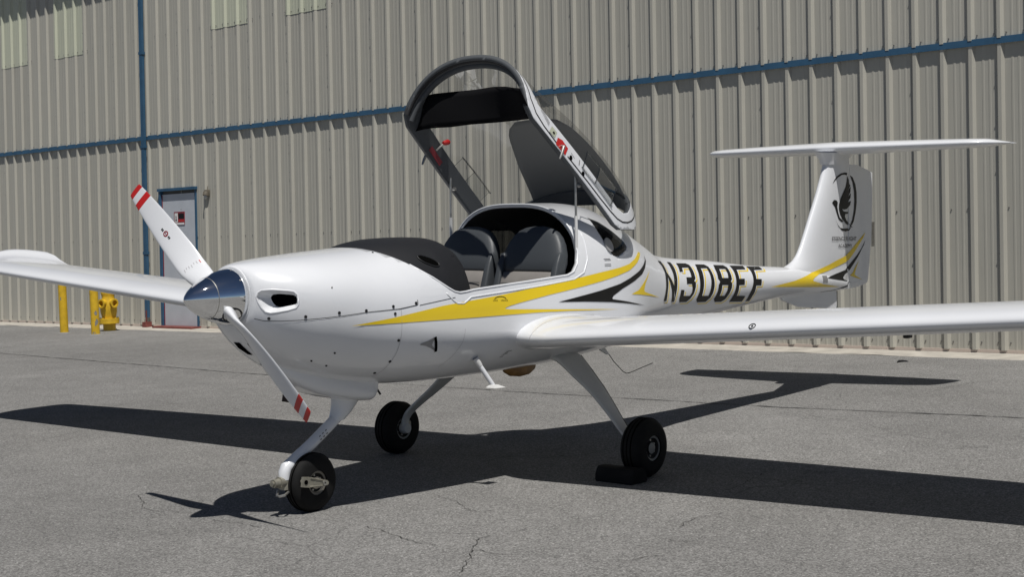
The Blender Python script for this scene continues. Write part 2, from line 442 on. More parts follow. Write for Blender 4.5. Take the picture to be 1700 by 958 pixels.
for j in range(J0, J1):
    s0 = RIB0+j*SHEET
    # lower course
    a, b = DOOR_S0-s0, DOOR_S1-s0
    if b > -.05 and a < SHEET-.05:
        me = sheet_mesh('wall_sheet', H_LOW0, H_LOW1, (max(a, -.05), min(b, SHEET-.06), DOOR_H))
    else: me = me_low
    o = new_obj('wall_sheet', me, HANGAR); o.location = WO+WD*s0-WN*(.001*(j % 2))-HANGAR.location
    o = new_obj('wall_sheet', me_up, HANGAR); o.location = WO+WD*s0-WN*(UPO+.001*((j+1) % 2))-HANGAR.location
    if j in (0, 2, 7, 9, 14, 16, -5):
        o = new_obj('skylight_sheet', me_sky, HANGAR); o.location = WO+WD*s0-WN*(UPO+.006)-HANGAR.location
        for k in range(4):
            for e in (-.07, .07): screw(s0+k*RIB+e, H_SKY+.05, UPO+.007)
    if -1 <= j < 22:
        for k in range(3):
            for h in (.12, ): 
                for e in (-.065, .065): screw(s0+k*RIB+e, h, .001)
            for e in (-.062, .066): screw(s0+k*RIB+e, H_UP0+.05, UPO+.002)
            for h in (1.45, ):
                screw(s0+k*RIB+.065 if (j+k) % 2 else s0+k*RIB-.062, h, .002)
            screw(s0+k*RIB-.062, 4.72, UPO+.002)
        for h in (.55, 1.0, 1.9, 2.35, 2.75): screw(s0-.024, h, .030)
        for h in (3.2, 3.65, 4.1, 4.5, 5.0, 5.45): screw(s0-.024, h, UPO+.030)
V, F = join_data(screws); so = hpart('screw_heads', V, F, SCREW); so['kind'] = 'stuff'
SL, SR = RIB0+J0*SHEET, RIB0+J1*SHEET-.05
hbox('backing_wall', SL, SR, -.2, H_TOP, -.35, -.006, BACK)
hbox('base_trim', SL, DOOR_S0-.03, .020, .050, -.003, .014, SILL)
hbox('base_trim', DOOR_S1+.03, SR, .020, .050, -.003, .014, SILL)
# blue flashing between the courses, in lengths
s = SL; q = 0
while s < SR:
    e = min(s+6.1, SR)
    V = [W(t, h, o) for t in (s, e-.003) for (h, o) in ((3.128, -.003), (3.128, .0415), (3.060, .0425), (3.060, .0365), (3.112, -.003))]
    F = [(k, (k+1) % 5, 5+(k+1) % 5, 5+k) for k in range(5)]+[(4, 3, 2, 1, 0), (5, 6, 7, 8, 9)]
    hpart('trim_flashing', V, F, BLUE); s = e
# downspout with its shoe
def downspout():
    s0, s1 = -14.745, -14.665
    o = hbox('downspout', s0, s1, .17, H_TOP, UPO+.048, UPO+.092, BLUE)
    for h in (1.2, 2.93, 4.45, 5.6):
        hbox('strap', s0-.012, s1+.012, h, h+.045, UPO+.040, UPO+.098, BLUE, o)
    hbox('shoe', s0-.012, s1+.012, .0, .10, .03, .150, REDOX, o); hbox('rust_patch', s0+.025, s1-.02, .10, .29, UPO+.090, UPO+.096, REDOX, o)
downspout()
# roof with eave
hbox('roof', SL-.3, SR+.3, H_TOP+.002, H_TOP+.12, -28, .29, BLUE)
hbox('side_wall', SL-.02, SL+.0, 0, H_TOP, -27.5, -.40, PANEL); hbox('side_wall', SR-.0, SR+.02, 0, H_TOP, -27.5, -.40, PANEL)
# door
def door():
    fr = hbox('door', DOOR_S0+.053, DOOR_S1-.033, .045, DOOR_H-.052, -.05, .012, DOORG)
    hbox('frame_jamb', DOOR_S0, DOOR_S0+.052, .03, DOOR_H, -.005, .045, BLUE, fr); hbox('frame_jamb', DOOR_S1-.032, DOOR_S1, .03, DOOR_H, -.005, .022, BLUE, fr)
    hbox('frame_head', DOOR_S0-.02, DOOR_S1+.02, DOOR_H-.0, DOOR_H+.045, -.005, .058, BLUE, fr)
    hbox('weather_strip', DOOR_S0+.056, DOOR_S0+.068, .05, DOOR_H-.06, .012, .020, MAROON, fr)
    hbox('threshold', DOOR_S0-.03, DOOR_S1+.06, .0, .042, -.05, .20, REDOX, fr)
    hbox('handle', DOOR_S1-.14, DOOR_S1-.10, 1.0, 1.05, .012, .06, STEEL, fr); hbox('handle', DOOR_S1-.22, DOOR_S1-.10, 1.015, 1.035, .06, .075, STEEL, fr)
    sg = hbox('sign', -13.995, -13.712, 1.655, 1.865, .012, .020, MAROON, fr)
    hbox('sign_panel', -13.975, -13.89, 1.70, 1.845, .020, .022, WHITE2, fr)
    hbox('sign_panel', -13.872, -13.725, 1.755, 1.835, .020, .022, BLACKVINYL, fr); hbox('sign_panel', -13.872, -13.725, 1.705, 1.738, .020, .022, RED, fr)
    hbox('sign_panel', -13.99, -13.72, 1.660, 1.69, .020, .0215, WHITE2, fr)
    hbox('sign_mark', -13.945, -13.925, 1.735, 1.80, .022, .0235, BLACKVINYL, fr); hbox('sign_mark', -13.96, -13.905, 1.722, 1.735, .022, .0235, BLACKVINYL, fr)
door()
# concrete apron strip in front of the wall
def strip():
    V = []; F = []; rnd = random.Random(4); n = 120; S0, S1 = SL-2, SR+2
    for i in range(n+1):
        s = S0+(S1-S0)*i/n
        for o, z in ((-.2, .018), (.0, .018), (.43+rnd.uniform(-.012, .012), .008), (.445+rnd.uniform(-.01, .01), .0005)):
            p = W(s, 0, o); V.append((p.x, p.y, z))
    for i in range(n):
        for k in range(3): F.append((4*i+k, 4*i+k+1, 4*i+k+5, 4*i+k+4))
    tag(mesh('pavement_edge', V, F, CONCRETE, None, False), 'pale concrete strip along the hangar base', None, None, 'structure')
strip()
# wall lamp
def wall_lamp():
    c = W(-13.09, 2.05, .004); o = empty('wall_lamp', c); o.scale = (.85, .85, .85); tag(o, 'small weathered wall lamp beside the grey door', 'lamp')
    rel = lambda s, h, ot: WD*s+WU*h-WN*ot
    rot = Matrix((WD, -WN, WU)).transposed()
    def b(nm, s, h, ot, size, m, bev=0):
        ob = box(nm, (0, 0, 0), size, m, o, rot, bev); ob.location = rel(s, h, ot)
    b('mount_box', 0, .10, .030, (.105, .055, .115), LAMPB, .012)
    tube('conduit', [rel(.012, .155, .03), rel(.012, .20, .03), rel(.02, .225, .02)], .006, LAMPB, o, 8)
    lathe('hood', [(0, .028), (.0, .045), (.035, .054), (.075, .056), (.078, .050), (.05, .040)], rel(0, .125, .050), (-WU-WN*.20), LAMPB, o, 18)
    lathe('lens', [(0, .034), (.03, .036), (.055, .028), (.07, .012), (.072, .001)], rel(0, .055, .058), (-WU-WN*.10), LAMPG, o, 18)
wall_lamp()
# bollards and the yellow valve
def bollard(x, y, label, chips):
    o = empty('bollard', (x, y, 0)); tag(o, label, 'bollard', 'yellow bollards by the hangar wall')
    r = .066
    lathe('post', [(0, r), (.3, r), (.7, r), (.86, r), (.895, r*.93), (.92, r*.7), (.935, r*.35), (.938, .001)], (0, 0, 0), (0, 0, 1), YPAINT, o, 24)
    lathe('collar', [(0, r+.05), (.006, r+.045), (.012, r+.002)], (0, 0, 0.0005), (0, 0, 1), CHIP, o, 24)
    rnd = random.Random(int(x*100)+3)
    for (h, a, w, hh) in chips:
        V = []; n = 12
        for k in range(n):
            q = 2*math.pi*k/n; f = rnd.uniform(.6, 1.15); aa = a+math.cos(q)*w*f/r; V.append((math.cos(aa)*(r+.0015), math.sin(aa)*(r+.0015), h+math.sin(q)*hh*f))
        mesh('paint_chip', V, [tuple(range(n))], CHIP, o, False)
cdir = math.atan2(CAM[1]-14.5, CAM[0]-9.1)
bollard(9.149, 15.003, 'clean yellow bollard, the one farther from the yellow valve', [(.55, cdir-.5, .01, .03)])
bollard(9.03, 13.978, 'yellow bollard with chipped grey patches next to the yellow valve', [(.34, cdir+.2, .025, .04), (.20, cdir+.35, .028, .05), (.16, cdir+.1, .015, .02), (.03, cdir-.3, .03, .02)])
def valve():
    o = empty('pipe_valve', (9.72, 14.60, 0)); o.scale = (.86, .86, .95); tag(o, 'yellow flanged pipe valve standing behind the chipped bollard', 'valve')
    lathe('pipe', [(0, .115), (.13, .115)], (0, 0, 0), (0, 0, 1), YPAINT, o, 28)
    lathe('flange', [(.125, .10), (.125, .185), (.165, .185), (.170, .18), (.172, .185), (.212, .185), (.212, .10)], (0, 0, 0), (0, 0, 1), YPAINT, o, 32)
    lathe('body', [(.205, .13), (.25, .135), (.32, .15), (.40, .155), (.50, .14), (.56, .115), (.60, .12), (.64, .135), (.66, .13), (.68, .09), (.74, .07), (.76, .02), (.762, .001)], (0, 0, 0), (0, 0, 1), YPAINT, o, 28)
    d = Vector((CAM[0]-9.72, CAM[1]-14.6, 0)).normalized(); sd_ = Vector((-d.y, d.x, 0))
    for k, dd in enumerate(((sd_*.6+d).normalized(), (-sd_*.75+d).normalized())):
        lathe('outlet', [(.10, .062), (.19, .062), (.19, .078), (.225, .078), (.225, .05), (.15, .045), (.15, .002)], (0, 0, .47), dd, YPAINT, o, 22)
    for k in range(8):
        a = 2*math.pi*k/8+.2
        V, F = lathe_data([(.112, .001), (.112, .016), (.225, .016), (.225, .001)], (math.cos(a)*.16, math.sin(a)*.16, 0), (0, 0, 1), 6)
        mesh('bolt', V, F, YPAINT, o, False)
valve()
# ------------------------------------------------------------------ aircraft (own frame: x aft from the spinner tip, y to starboard, z up)
AR = .02174
PLANE = empty('light_aircraft', (0, .9*math.sin(AR), .9*(1-math.cos(AR)))); PLANE.rotation_euler = (AR, 0, 0)
tag(PLANE, 'white low-wing two-seat light aircraft with its canopy raised, yellow and black stripes', 'aircraft')
def w2a(p):
    x, y, z = p; z -= .9; c, s = math.cos(AR), math.sin(AR)
    return Vector((x, y*c+z*s, .9-y*s+z*c))

ST = [  # x, top, bottom, half width, height of greatest width, upper exponent, lower exponent
    (.290, 1.300, 1.030, .148, 1.162, 2.0, 2.0),
    (.293, 1.310, 1.014, .172, 1.158, 2.05, 2.0),
    (.300, 1.318, .996, .186, 1.156, 2.1, 2.1),
    (.315, 1.325, .975, .206, 1.153, 2.2, 2.1),
    (.345, 1.332, .940, .240, 1.148, 2.25, 2.1),
    (.400, 1.340, .886, .288, 1.138, 2.3, 2.1),
    (.470, 1.347, .832, .338, 1.124, 2.3, 2.1),
    (.600, 1.357, .755, .400, 1.100, 2.3, 2.1),
    (.800, 1.370, .690, .437, 1.050, 2.3, 2.1),
    (1.070, 1.384, .645, .472, .990, 2.4, 2.05),
    (1.300, 1.408, .622, .497, .945, 2.55, 1.97),
    (1.600, 1.470, .606, .526, .905, 2.7, 1.88),
    (2.000, 1.560, .598, .550, .888, 2.85, 1.85),
    (2.400, 1.596, .600, .560, .885, 2.95, 1.85),
    (2.750, 1.600, .610, .540, .895, 2.85, 1.88),
    (2.920, 1.590, .620, .520, .905, 2.7, 1.9),
    (3.200, 1.515, .640, .470, .925, 2.45, 1.95),
    (3.450, 1.420, .664, .400, .940, 2.2, 2.0),
    (3.650, 1.338, .682, .340, .950, 2.1, 2.0),
    (3.850, 1.250, .700, .290, .960, 2.0, 2.0),
    (4.070, 1.207, .718, .252, .970, 2.0, 2.0),
    (4.660, 1.156, .765, .200, .965, 2.0, 2.0),
    (5.230, 1.096, .803, .165, .955, 2.0, 2.0),
    (5.820, 1.052, .828, .128, .940, 2.0, 2.0),
    (6.300, 1.000, .826, .088, .920, 2.0, 2.0),
    (6.600, .955, .822, .056, .895, 2.0, 2.0),
    (6.770, .915, .826, .036, .875, 2.0, 2.0)]
SF = [pchip([r[0] for r in ST], [r[k] for r in ST]) for k in range(1, 7)]
def ring(x, n=84, over=None):
    zt, zb, w, zw, nu, nl = [f(x) for f in SF]
    if over: zt, w, nu = over(x, zt, w, nu)
    out = []
    for k in range(n):
        a = 2*math.pi*k/n; c, s = math.cos(a), math.sin(a)
        e = nu if s >= 0 else nl
        y = w*math.copysign(abs(c)**(2/e), c)
        z = zw+((zt-zw) if s >= 0 else (zw-zb))*math.copysign(abs(s)**(2/e), s)
        out.append(Vector((x, y, z)))
    return out
def span(a, b, n): return [a+(b-a)*k/n for k in range(n)]
XS = [.290, .2912, .293, .296, .300, .307, .317, .33, .35, .375, .40, .43]+span(.46, 1.0, 14)+span(1.0, 3.0, 44)+span(3.0, 4.2, 26)+span(4.2, 6.77, 34)+[6.77]
FUS_RINGS = [ring(x) for x in XS]
V, F = loft(FUS_RINGS, True, False, True)
bmf = bmesh.new()
bv = [bmf.verts.new(v) for v in V]
for f in F: bmf.faces.new([bv[i] for i in f])
bmf.normal_update()
FUS_BVH = BVHTree.FromBMesh(bmf)

OPENING = [(1.02, 1.419), (1.385, 1.157), (1.42, 1.137), (1.455, 1.129), (1.50, 1.1315), (1.56, 1.139), (2.34, 1.180), (2.40, 1.197), (2.445, 1.240), (2.478, 1.310), (2.497, 1.40), (2.50, 1.50), (2.50, 1.80), (1.02, 1.80)]
fs = cut_prism(bmf, OPENING, (1, 0, 0), (0, 0, 1)); bmesh.ops.delete(bmf, geom=fs, context='FACES')
RWIN = [(2.775, 1.505), (2.87, 1.475), (2.97, 1.42), (3.09, 1.345), (3.10, 1.315), (3.06, 1.295), (2.93, 1.262), (2.865, 1.268), (2.815, 1.32), (2.78, 1.41)]
fs = cut_prism(bmf, RWIN, (1, 0, 0), (0, 0, 1)); win_port = split_off(bmf, [f for f in fs if f.calc_center_median().y < 0]); win_star = split_off(bmf, [f for f in fs if f.calc_center_median().y > 0])
bmesh.ops.delete(bmf, geom=fs, context='FACES')
# cooling inlets: cut, then a sleeve running into the cowl
def inlet(bm, sgn):
    u = Vector((.736, .677*sgn, 0)).normalized(); v = Vector((0, 0, 1)); d = u.cross(v).normalized()
    if d.y*sgn < 0: d = -d          # outward
    org = Vector((.380, .2500*sgn, 1.143))
    base = [(-.106, .024), (-.099, .044), (-.080, .056), (-.03, .059), (.05, .051), (.080, .045), (.097, .030), (.103, .008), (.100, -.020), (.088, -.036), (.05, -.046), (-.01, -.055), (-.04, -.057), (-.064, -.050), (-.082, -.030), (-.098, .0)]
    cond = lambda c: c.y*sgn > .03 and c.x < .75
    fs = cut_prism(bm, base, u, v, org, cond)
    fs = [f for f in fs if f.normal.dot(d) > -.2]
    keep = set(fs); loops = [e for f in fs for e in f.edges if any(g not in keep for g in e.link_faces)]
    bmesh.ops.delete(bm, geom=fs, context='FACES_ONLY')
    # order the loop
    adj = {}
    for e in set(loops):
        if not e.is_valid: continue
        for q in e.verts: adj.setdefault(q, []).append(e.other_vert(q))
    st = next(iter(adj)); seq = [st]; prev = None; cur = st
    while True:
        nx = [q for q in adj[cur] if q is not prev]
        if not nx: break
        prev, cur = cur, nx[0]
        if cur is st or len(seq) > 2000: break
        seq.append(cur)
    bmesh.ops.delete(bm, geom=[e for e in bm.edges if not e.link_faces], context='EDGES')
    return [q.co.copy() for q in seq], u, v, d, org
inl = [inlet(bmf, -1), inlet(bmf, 1)]
loose = [v for v in bmf.verts if not v.link_faces]
bmesh.ops.delete(bmf, geom=loose, context='VERTS')
FUS = from_bm('fuselage', bmf, [WHITE, INTERIOR], PLANE, True, 55)
so = FUS.modifiers.new('skin', 'SOLIDIFY'); so.thickness = .022; so.offset = -1; so.material_offset = 1; so.material_offset_rim = 0; so.use_quality_normals = False
for loop, u, v, d, org in inl:
    n = len(loop); c = sum(loop, Vector())/n
    r1 = []; r2 = []; r3 = []
    for q in loop:
        a = (q-c); r1.append(c+a*.955-d*.010)
        a2 = (q-org); uu = min(1, max(0, (a2.dot(u)+.106)/.209)); vv = a2.dot(v)
        tgt = org+u*(-.036+.130*uu)+v*(vv*.56+.001)
        dep = .026+.030*(1-uu)
        h = FUS_BVH.ray_cast(tgt+d*.3, -d); base_p = h[0] if h[0] is not None else tgt
        r2.append(base_p-d*dep); r3.append(base_p-d*.11+u*.03)
    V, F = loft([loop, r1, r2]); mesh('inlet_scoop', V, F, WHITE, FUS, True, 60)
    V, F = loft([r2, r3], True, False, True); mesh('inlet_duct', V, F, HOLE, FUS, False)
    lp = [q-d*.0035 for q in loop]; V, F = tube_data(lp+lp[:2], .0060, 8, False); mesh('inlet_lip', V, F, WHITE, FUS, True, 180)
for nm, b in (('rear_window', win_port), ('rear_window', win_star)):
    bmesh.ops.translate(b, verts=b.verts, vec=(0, 0, 0)); from_bm(nm, b, TINT, PLANE, True, 60)
V, F = lathe_data([(.288, .100), (.2885, .150), (.296, .156)], (0, 0, 1.165), (1, 0, 0), 48); mesh('cowl_nose_ring', V, F, WHITE, FUS)
# port rear window: round vent
def surf(x, z, side=-1, bvh=None, off=.0):
    """point on the side of the body at (x, z), shot in from outside along y"""
    h = (bvh or FUS_BVH).ray_cast(Vector((x, 3*side, z)), Vector((0, -side, 0)))
    if h[0] is None: return None, None
    n = h[1]
    if n.y*side < 0: n = -n
    return h[0]+n*off, n
def surf_line(name, pts, w, m, parent, bvh=None, side=-1, off=.0018, step=.02):
    """thin line laid on the body through (x, z) points"""
    P = [];
    for i in range(len(pts)-1):
        L = math.hypot(pts[i+1][0]-pts[i][0], pts[i+1][1]-pts[i][1]); n = max(1, int(L/step))
        for k in range(n): P.append((pts[i][0]+(pts[i+1][0]-pts[i][0])*k/n, pts[i][1]+(pts[i+1][1]-pts[i][1])*k/n))
    P.append(pts[-1]); Q = [surf(x, z, side, bvh, off) for x, z in P]; Q = [q for q in Q if q[0] is not None]
    V = []
    for i, (p, n) in enumerate(Q):
        t = (Q[min(i+1, len(Q)-1)][0]-Q[max(i-1, 0)][0]).normalized(); b = n.cross(t).normalized()
        V += [p+b*w/2, p-b*w/2]
    return mesh(name, V, [(2*i, 2*i+1, 2*i+3, 2*i+2) for i in range(len(Q)-1)], m, parent, False)
def disc(name, x, z, r, m, parent, bvh=None, side=-1, off=.002, n=14, h=.002):
    p, nn = surf(x, z, side, bvh, 0)
    if p is None: return
    V, F = lathe_data([(off-.004, r), (off+h, r), (off+h+.0005, r*.7), (off+h+.0005, .0002)], p, nn, n)
    return mesh(name, V, F, m, parent, True, 30)
def decal(name, poly, m, parent, bvh=None, side=-1, off=.002, maxe=.035, holes=()):
    """flat vinyl cut to poly (x, z), laid on the body's side"""
    bm = bmesh.new()
    es = []
    for lp in [poly]+list(holes):
        vs = [bm.verts.new((p[0], 0, p[1])) for p in lp]
        for i in range(len(vs)): es.append(bm.edges.new((vs[i], vs[(i+1) % len(vs)])))
    bmesh.ops.triangle_fill(bm, use_beauty=True, use_dissolve=False, edges=es)
    for it in range(7):
        le = [e for e in bm.edges if e.calc_length() > maxe]
        if not le: break
        bmesh.ops.subdivide_edges(bm, edges=le, cuts=1); bmesh.ops.triangulate(bm, faces=[f for f in bm.faces if len(f.verts) > 3])
    dead = []
    for v in bm.verts:
        p, n = surf(v.co.x, v.co.z, side, bvh, off)
        if p is None: dead.append(v)
        else: v.co = p
    bmesh.ops.delete(bm, geom=dead, context='VERTS')
    bm.normal_update()
    fl = [f for f in bm.faces if f.normal.y*side < 0]
    bmesh.ops.reverse_faces(bm, faces=fl)
    me = bpy.data.meshes.new(name); bm.to_mesh(me); bm.free()
    o = new_obj(name, me, parent, [m]); smooth(me); return o

# rolled edge of the cockpit opening
def coaming():
    side = [(1.20, 1.290), (1.30, 1.218), (1.385, 1.157), (1.42, 1.137), (1.455, 1.129), (1.50, 1.1315), (1.56, 1.139), (1.75, 1.150), (2.0, 1.1626), (2.2, 1.173), (2.34, 1.180), (2.40, 1.197), (2.445, 1.240), (2.478, 1.310), (2.497, 1.40)]
    def path(sd):
        P = [surf(x, z, sd)[0] for x, z in side]; return P
    arch = [p for p in ring(2.50) if p.z > 1.415]; arch.sort(key=lambda p: p.y)
    loop = path(-1)+arch+path(1)[::-1]
    V, F = tube_data([p+Vector((0, 0, -.002)) for p in loop], .0060, 10); mesh('cockpit_coaming', V, F, WHITE, FUS, True, 180)
coaming()
for s_ in (-1, 1):
    mp = [(1.36, 1.130), (1.40, 1.088), (1.425, 1.070), (1.47, 1.067), (1.495, 1.078), (1.53, 1.098), (1.75, 1.110), (2.1, 1.130), (2.40, 1.152), (2.50, 1.185), (2.56, 1.26), (2.585, 1.36), (2.59, 1.44)]
    mq = []
    for i_ in range(len(mp)-1):
        for k_ in range(4): mq.append((mp[i_][0]+(mp[i_+1][0]-mp[i_][0])*k_/4, mp[i_][1]+(mp[i_+1][1]-mp[i_][1])*k_/4))
    V, F = tube_data([surf(x, z, s_, None, -.001)[0] for x, z in mq], .0055, 8); mesh('sill_moulding', V, F, WHITE, FUS, True, 180)
# spinner and propeller
SPX, SPZ = 0.0, 1.165
prof = [(0, .0005), (.004, .012), (.014, .026), (.04, .050), (.08, .077), (.13, .103), (.18, .123), (.225, .135), (.262, .1405), (.278, .141), (.284, .139), (.284, .06)]
SPIN = lathe('spinner', [(a, r) for a, r in prof], (0, 0, SPZ), (1, 0, 0), CHROME, PLANE, 64, 30)
for k in range(10):
    a = 2*math.pi*k/10+.35
    V, F = lathe_data([(0, .0045), (.0025, .0045), (.003, .001)], (.262, math.sin(a)*.1395, SPZ+math.cos(a)*.1395), (-.12, math.sin(a), math.cos(a)), 8)
    mesh('spinner_screw', V, F, STEEL, SPIN, False)
V, F = lathe_data([(.13, .1033), (.132, .1040), (.134, .1046)], (0, 0, SPZ), (1, 0, 0), 64); mesh('spinner_band', V, F, STEEL, SPIN)
PHI, PR, PX = .8517, .848, .205
def bl(arr):
    f = pchip([a for a, _ in arr], [b for _, b in arr]); return f
b_ch = bl([(.08, .105), (.13, .122), (.20, .136), (.30, .143), (.45, .140), (.58, .130), (.70, .114), (.80, .096), (.848, .083)])
b_th = bl([(.08, .072), (.15, .054), (.22, .036), (.35, .022), (.6, .013), (.848, .007)])
def blade(sg):
    e = Vector((0, math.sin(PHI), math.cos(PHI)))*sg; t = Vector((0, math.cos(PHI), -math.sin(PHI)))*sg; x = Vector((1, 0, 0))
    rs = [.085, .11, .14, .17, .20, .235, .28, .33, .39, .45, .51, .57, .63, .68, .70, .7385, .74, .78, .7801, .82, .8201, .835, .846, .848]
    rings = []
    def sec(r):
        ch = b_ch(r); th = b_th(r); be = math.atan(1.25/(2*math.pi*r)); be = min(be, R_(44))
        c = t*math.cos(be)-x*math.sin(be); nn = c.cross(e).normalized(); o = Vector((PX, 0, SPZ))+e*r
        out = []
        N = 22
        for k in range(N):
            a = 2*math.pi*k/N; ca, sa = math.cos(a), math.sin(a)
            blunt = min(1, max(0, (r-.12)/.12))
            u = ca*.5; w = sa*.5*(1-blunt*.35*(-ca+.2)) if blunt else sa*.5
            w = sa*.5*(1-.45*blunt*(1-ca)/2)
            out.append(o+c*(u*ch)-nn*(w*th)+c*(.012*blunt))
        return out
    rings = [sec(r) for r in rs]
    last = rings[-1]; cc = sum(last, Vector())/len(last); rings.append([cc+(p-cc)*.75+e*.003 for p in last])
    V, F = loft(rings, True, True, True); n = 22
    mi = []
    for i in range(len(rings)-1):
        r = (rs[i]+(rs[i+1] if i+1 < len(rs) else .85))/2
        mi += [1 if (r > .82 or .74 < r < .78) else 0]*n
    mi += [0, 1]
    return mesh('propeller_blade', V, F, [WHITE, RED], PLANE, True, 60, mi)
BLADES = [blade(1), blade(-1)]
# dark cut-outs where the blades leave the spinner
for sg in (1, -1):
    e = Vector((0, math.sin(PHI), math.cos(PHI)))*sg
    V = []; n = 24
    for k in range(n):
        a = 2*math.pi*k/n; dx = .052*math.cos(a); tt = .046*math.sin(a)
        t = Vector((0, math.cos(PHI), -math.sin(PHI)))
        xx = PX+.01+dx; rr = bl([(p[0], p[1]) for p in prof[:9]])(xx)+.0015
        rr2 = math.sqrt(max(rr*rr-tt*tt, 1e-4)); V.append(Vector((xx, 0, SPZ))+t*tt+e*rr2)
    mesh('blade_cutout', V, [tuple(range(n))], BLACKPLASTIC, SPIN, False)

# ---------------------------------------------------------------- wings
def foil(n=26, th=.15, cam=.020):
    """unit aerofoil loop from trailing edge over the top to the nose and back below"""
    up, lo = [], []
    for k in range(n+1):
        x = (1-math.cos(math.pi*k/n))/2
        yt = 5*th*(.2969*math.sqrt(x)-.126*x-.3516*x*x+.2843*x**3-.1030*x**4)
        p = .4; yc = cam/p**2*(2*p*x-x*x) if x < p else cam/(1-p)**2*((1-2*p)+2*p*x-x*x)
        up.append((x, yc+yt)); lo.append((x, yc-yt))
    return up[::-1]+lo[1:-1]
def wing_le(y): return 1.815+.030*(y-.6)
def wing_te(y): return bl([(.4, 3.07), (1.0, 3.055), (3.0, 2.985), (5.2, 2.86)])(y)
def wing_z(y): return .800+.0700*y
def wing_section(y, dx0=0, dx1=0, th=.126, dz=0, sgn=1, tw=-.035):
    le, te = wing_le(y)+dx0, wing_te(y)+dx1; ch = te-le
    return [Vector((le+p*ch, sgn*y, wing_z(y)+dz+q*ch+tw*p*ch)) for p, q in foil(26, th)]
for sgn in (-1, 1):
    R = []
    for y, a, b, th, dz in ((.36, .085, .12, .172, .012), (.46, .078, .11, .166, .011), (.53, .062, .085, .158, .009), (.60, .034, .06, .147, .005), (.68, .010, .03, .137, .002), (.78, 0, .01, .130, 0), (.95, 0, 0, .127, 0), (1.5, 0, 0, .126, 0), (2.2, 0, 0, .126, 0), (3.0, 0, 0, .125, 0), (3.9, 0, 0, .124, 0), (4.6, 0, 0, .123, 0), (5.05, 0, 0, .122, 0), (5.14, .004, -.002, .121, 0)):
        R.append(wing_section(y, a, b, th, dz, sgn))
    V, F = loft(R); WG = mesh('wing', V, F, WHITE, PLANE, True, 60)
    # swept-up wing tip
    T = []
    for y, z, a, b, th in ((5.14, 0, .004, -.002, .121), (5.22, .006, .02, -.005, .118), (5.30, .020, .055, -.012, .110), (5.36, .045, .12, -.03, .10), (5.40, .078, .22, -.06, .085), (5.425, .102, .32, -.12, .07), (5.432, .110, .38, -.20, .04)):
        T.append(wing_section(y, a, b, th, z, sgn))
    V, F = loft(T, True, False, True); mesh('wing_tip', V, F, WHITE, WG, True, 60)
    if sgn < 0: WBVH = BVHTree.FromPolygons([tuple(v.co) for v in WG.data.vertices], [tuple(p.vertices) for p in WG.data.polygons])
    # stall port with its ring, pale light strip on the leading edge
    def on_wing(y, k, off):
        Rr = wing_section(abs(y), 0, 0, .15, 0, sgn); return Rr
    y = 2.06
    if sgn < 0:
        ring_ = wing_section(y, sgn=sgn); p = ring_[26-2]; q0 = ring_[26-1]; q1 = ring_[26-3]
        tt = (q1-q0).normalized(); nn = tt.cross(Vector((0, 1, 0))); nn = nn if nn.x < 0 else -nn
        V, F = lathe_data([(0, .019), (.002, .019), (.002, .015), (0, .015)], p, nn, 24); mesh('stall_port_ring', V, F, BLACKVINYL, WG)
        V, F = lathe_data([(0, .006), (.002, .006), (.002, .0005)], p, nn, 12); mesh('stall_port', V, F, BLACKVINYL, WG)

# ---------------------------------------------------------------- tail
def vsec(z, le, te, th, n=18):
    return [Vector((le+p*(te-le), q*(te-le), z)) for p, q in foil(n, th, 0.0)]
finLE = bl([(.90, 5.45), (1.02, 5.62), (1.055, 5.79), (1.09, 5.905), (1.16, 6.000), (1.27, 6.082), (1.40, 6.168), (1.77, 6.398), (1.86, 6.440), (1.94, 6.462)])
HINGE = lambda z: 6.775+.02*(z-.9)
R = []
for z in (.90, .94, .98, 1.02, 1.04, 1.055, 1.075, 1.10, 1.13, 1.16, 1.21, 1.27, 1.34, 1.42, 1.52, 1.64, 1.77, 1.86, 1.90, 1.945):
    le = finLE(z); te = HINGE(z)+.27
    ch_t = te-le; tkn = .125-.022*max(0, z-1.1)+.05*max(0, (1.10-z)/.18)**2
    sec = vsec(z, le, te, tkn/ch_t)
    R.append([Vector((min(v.x, HINGE(z)), v.y, v.z)) for v in sec])
V, F = loft(R, True, True, True); FIN = mesh('fin', V, F, WHITE, PLANE, True, 60)
FIN_BVH = BVHTree.FromPolygons([tuple(v) for v in V], F)
R = []
rudTE = bl([(.835, 7.00), (.862, 7.175), (1.0, 7.21), (1.31, 7.262), (1.60, 7.277), (1.795, 7.283), (1.83, 7.14), (1.862, 7.01)])
def fin_half(z):
    z = max(z, .98); le = finLE(z); te = HINGE(z)+.27; tk = (.125-.022*max(0, z-1.1)+.05*max(0, (1.10-z)/.18)**2); x = (HINGE(z)-le)/(te-le)
    return 5*tk*(.2969*math.sqrt(x)-.126*x-.3516*x*x+.2843*x**3-.1030*x**4)
for z in (.832, .845, .862, .90, 1.0, 1.15, 1.31, 1.45, 1.60, 1.72, 1.795, 1.815, 1.835, 1.862):
    h = HINGE(z)+.0025; te = rudTE(z); w = fin_half(z)
    R.append([Vector((te, .003, z)), Vector((h+(te-h)*.5, w*.5+.0015, z)), Vector((h, w, z)), Vector((h-.0005, w*.9, z)), Vector((h-.0005, -w*.9, z)), Vector((h, -w, z)), Vector((h+(te-h)*.5, -w*.5-.0015, z)), Vector((te, -.003, z))])
V, F = loft(R, True, True, True); RUD = mesh('rudder', V, F, WHITE, PLANE, True, 40)
VT_BVH = BVHTree.FromPolygons([tuple(v.co) for o in (FIN, RUD) for v in o.data.vertices], [tuple(i for i in p.vertices) for p in FIN.data.polygons]+[tuple(i+len(FIN.data.vertices) for i in p.vertices) for p in RUD.data.polygons])
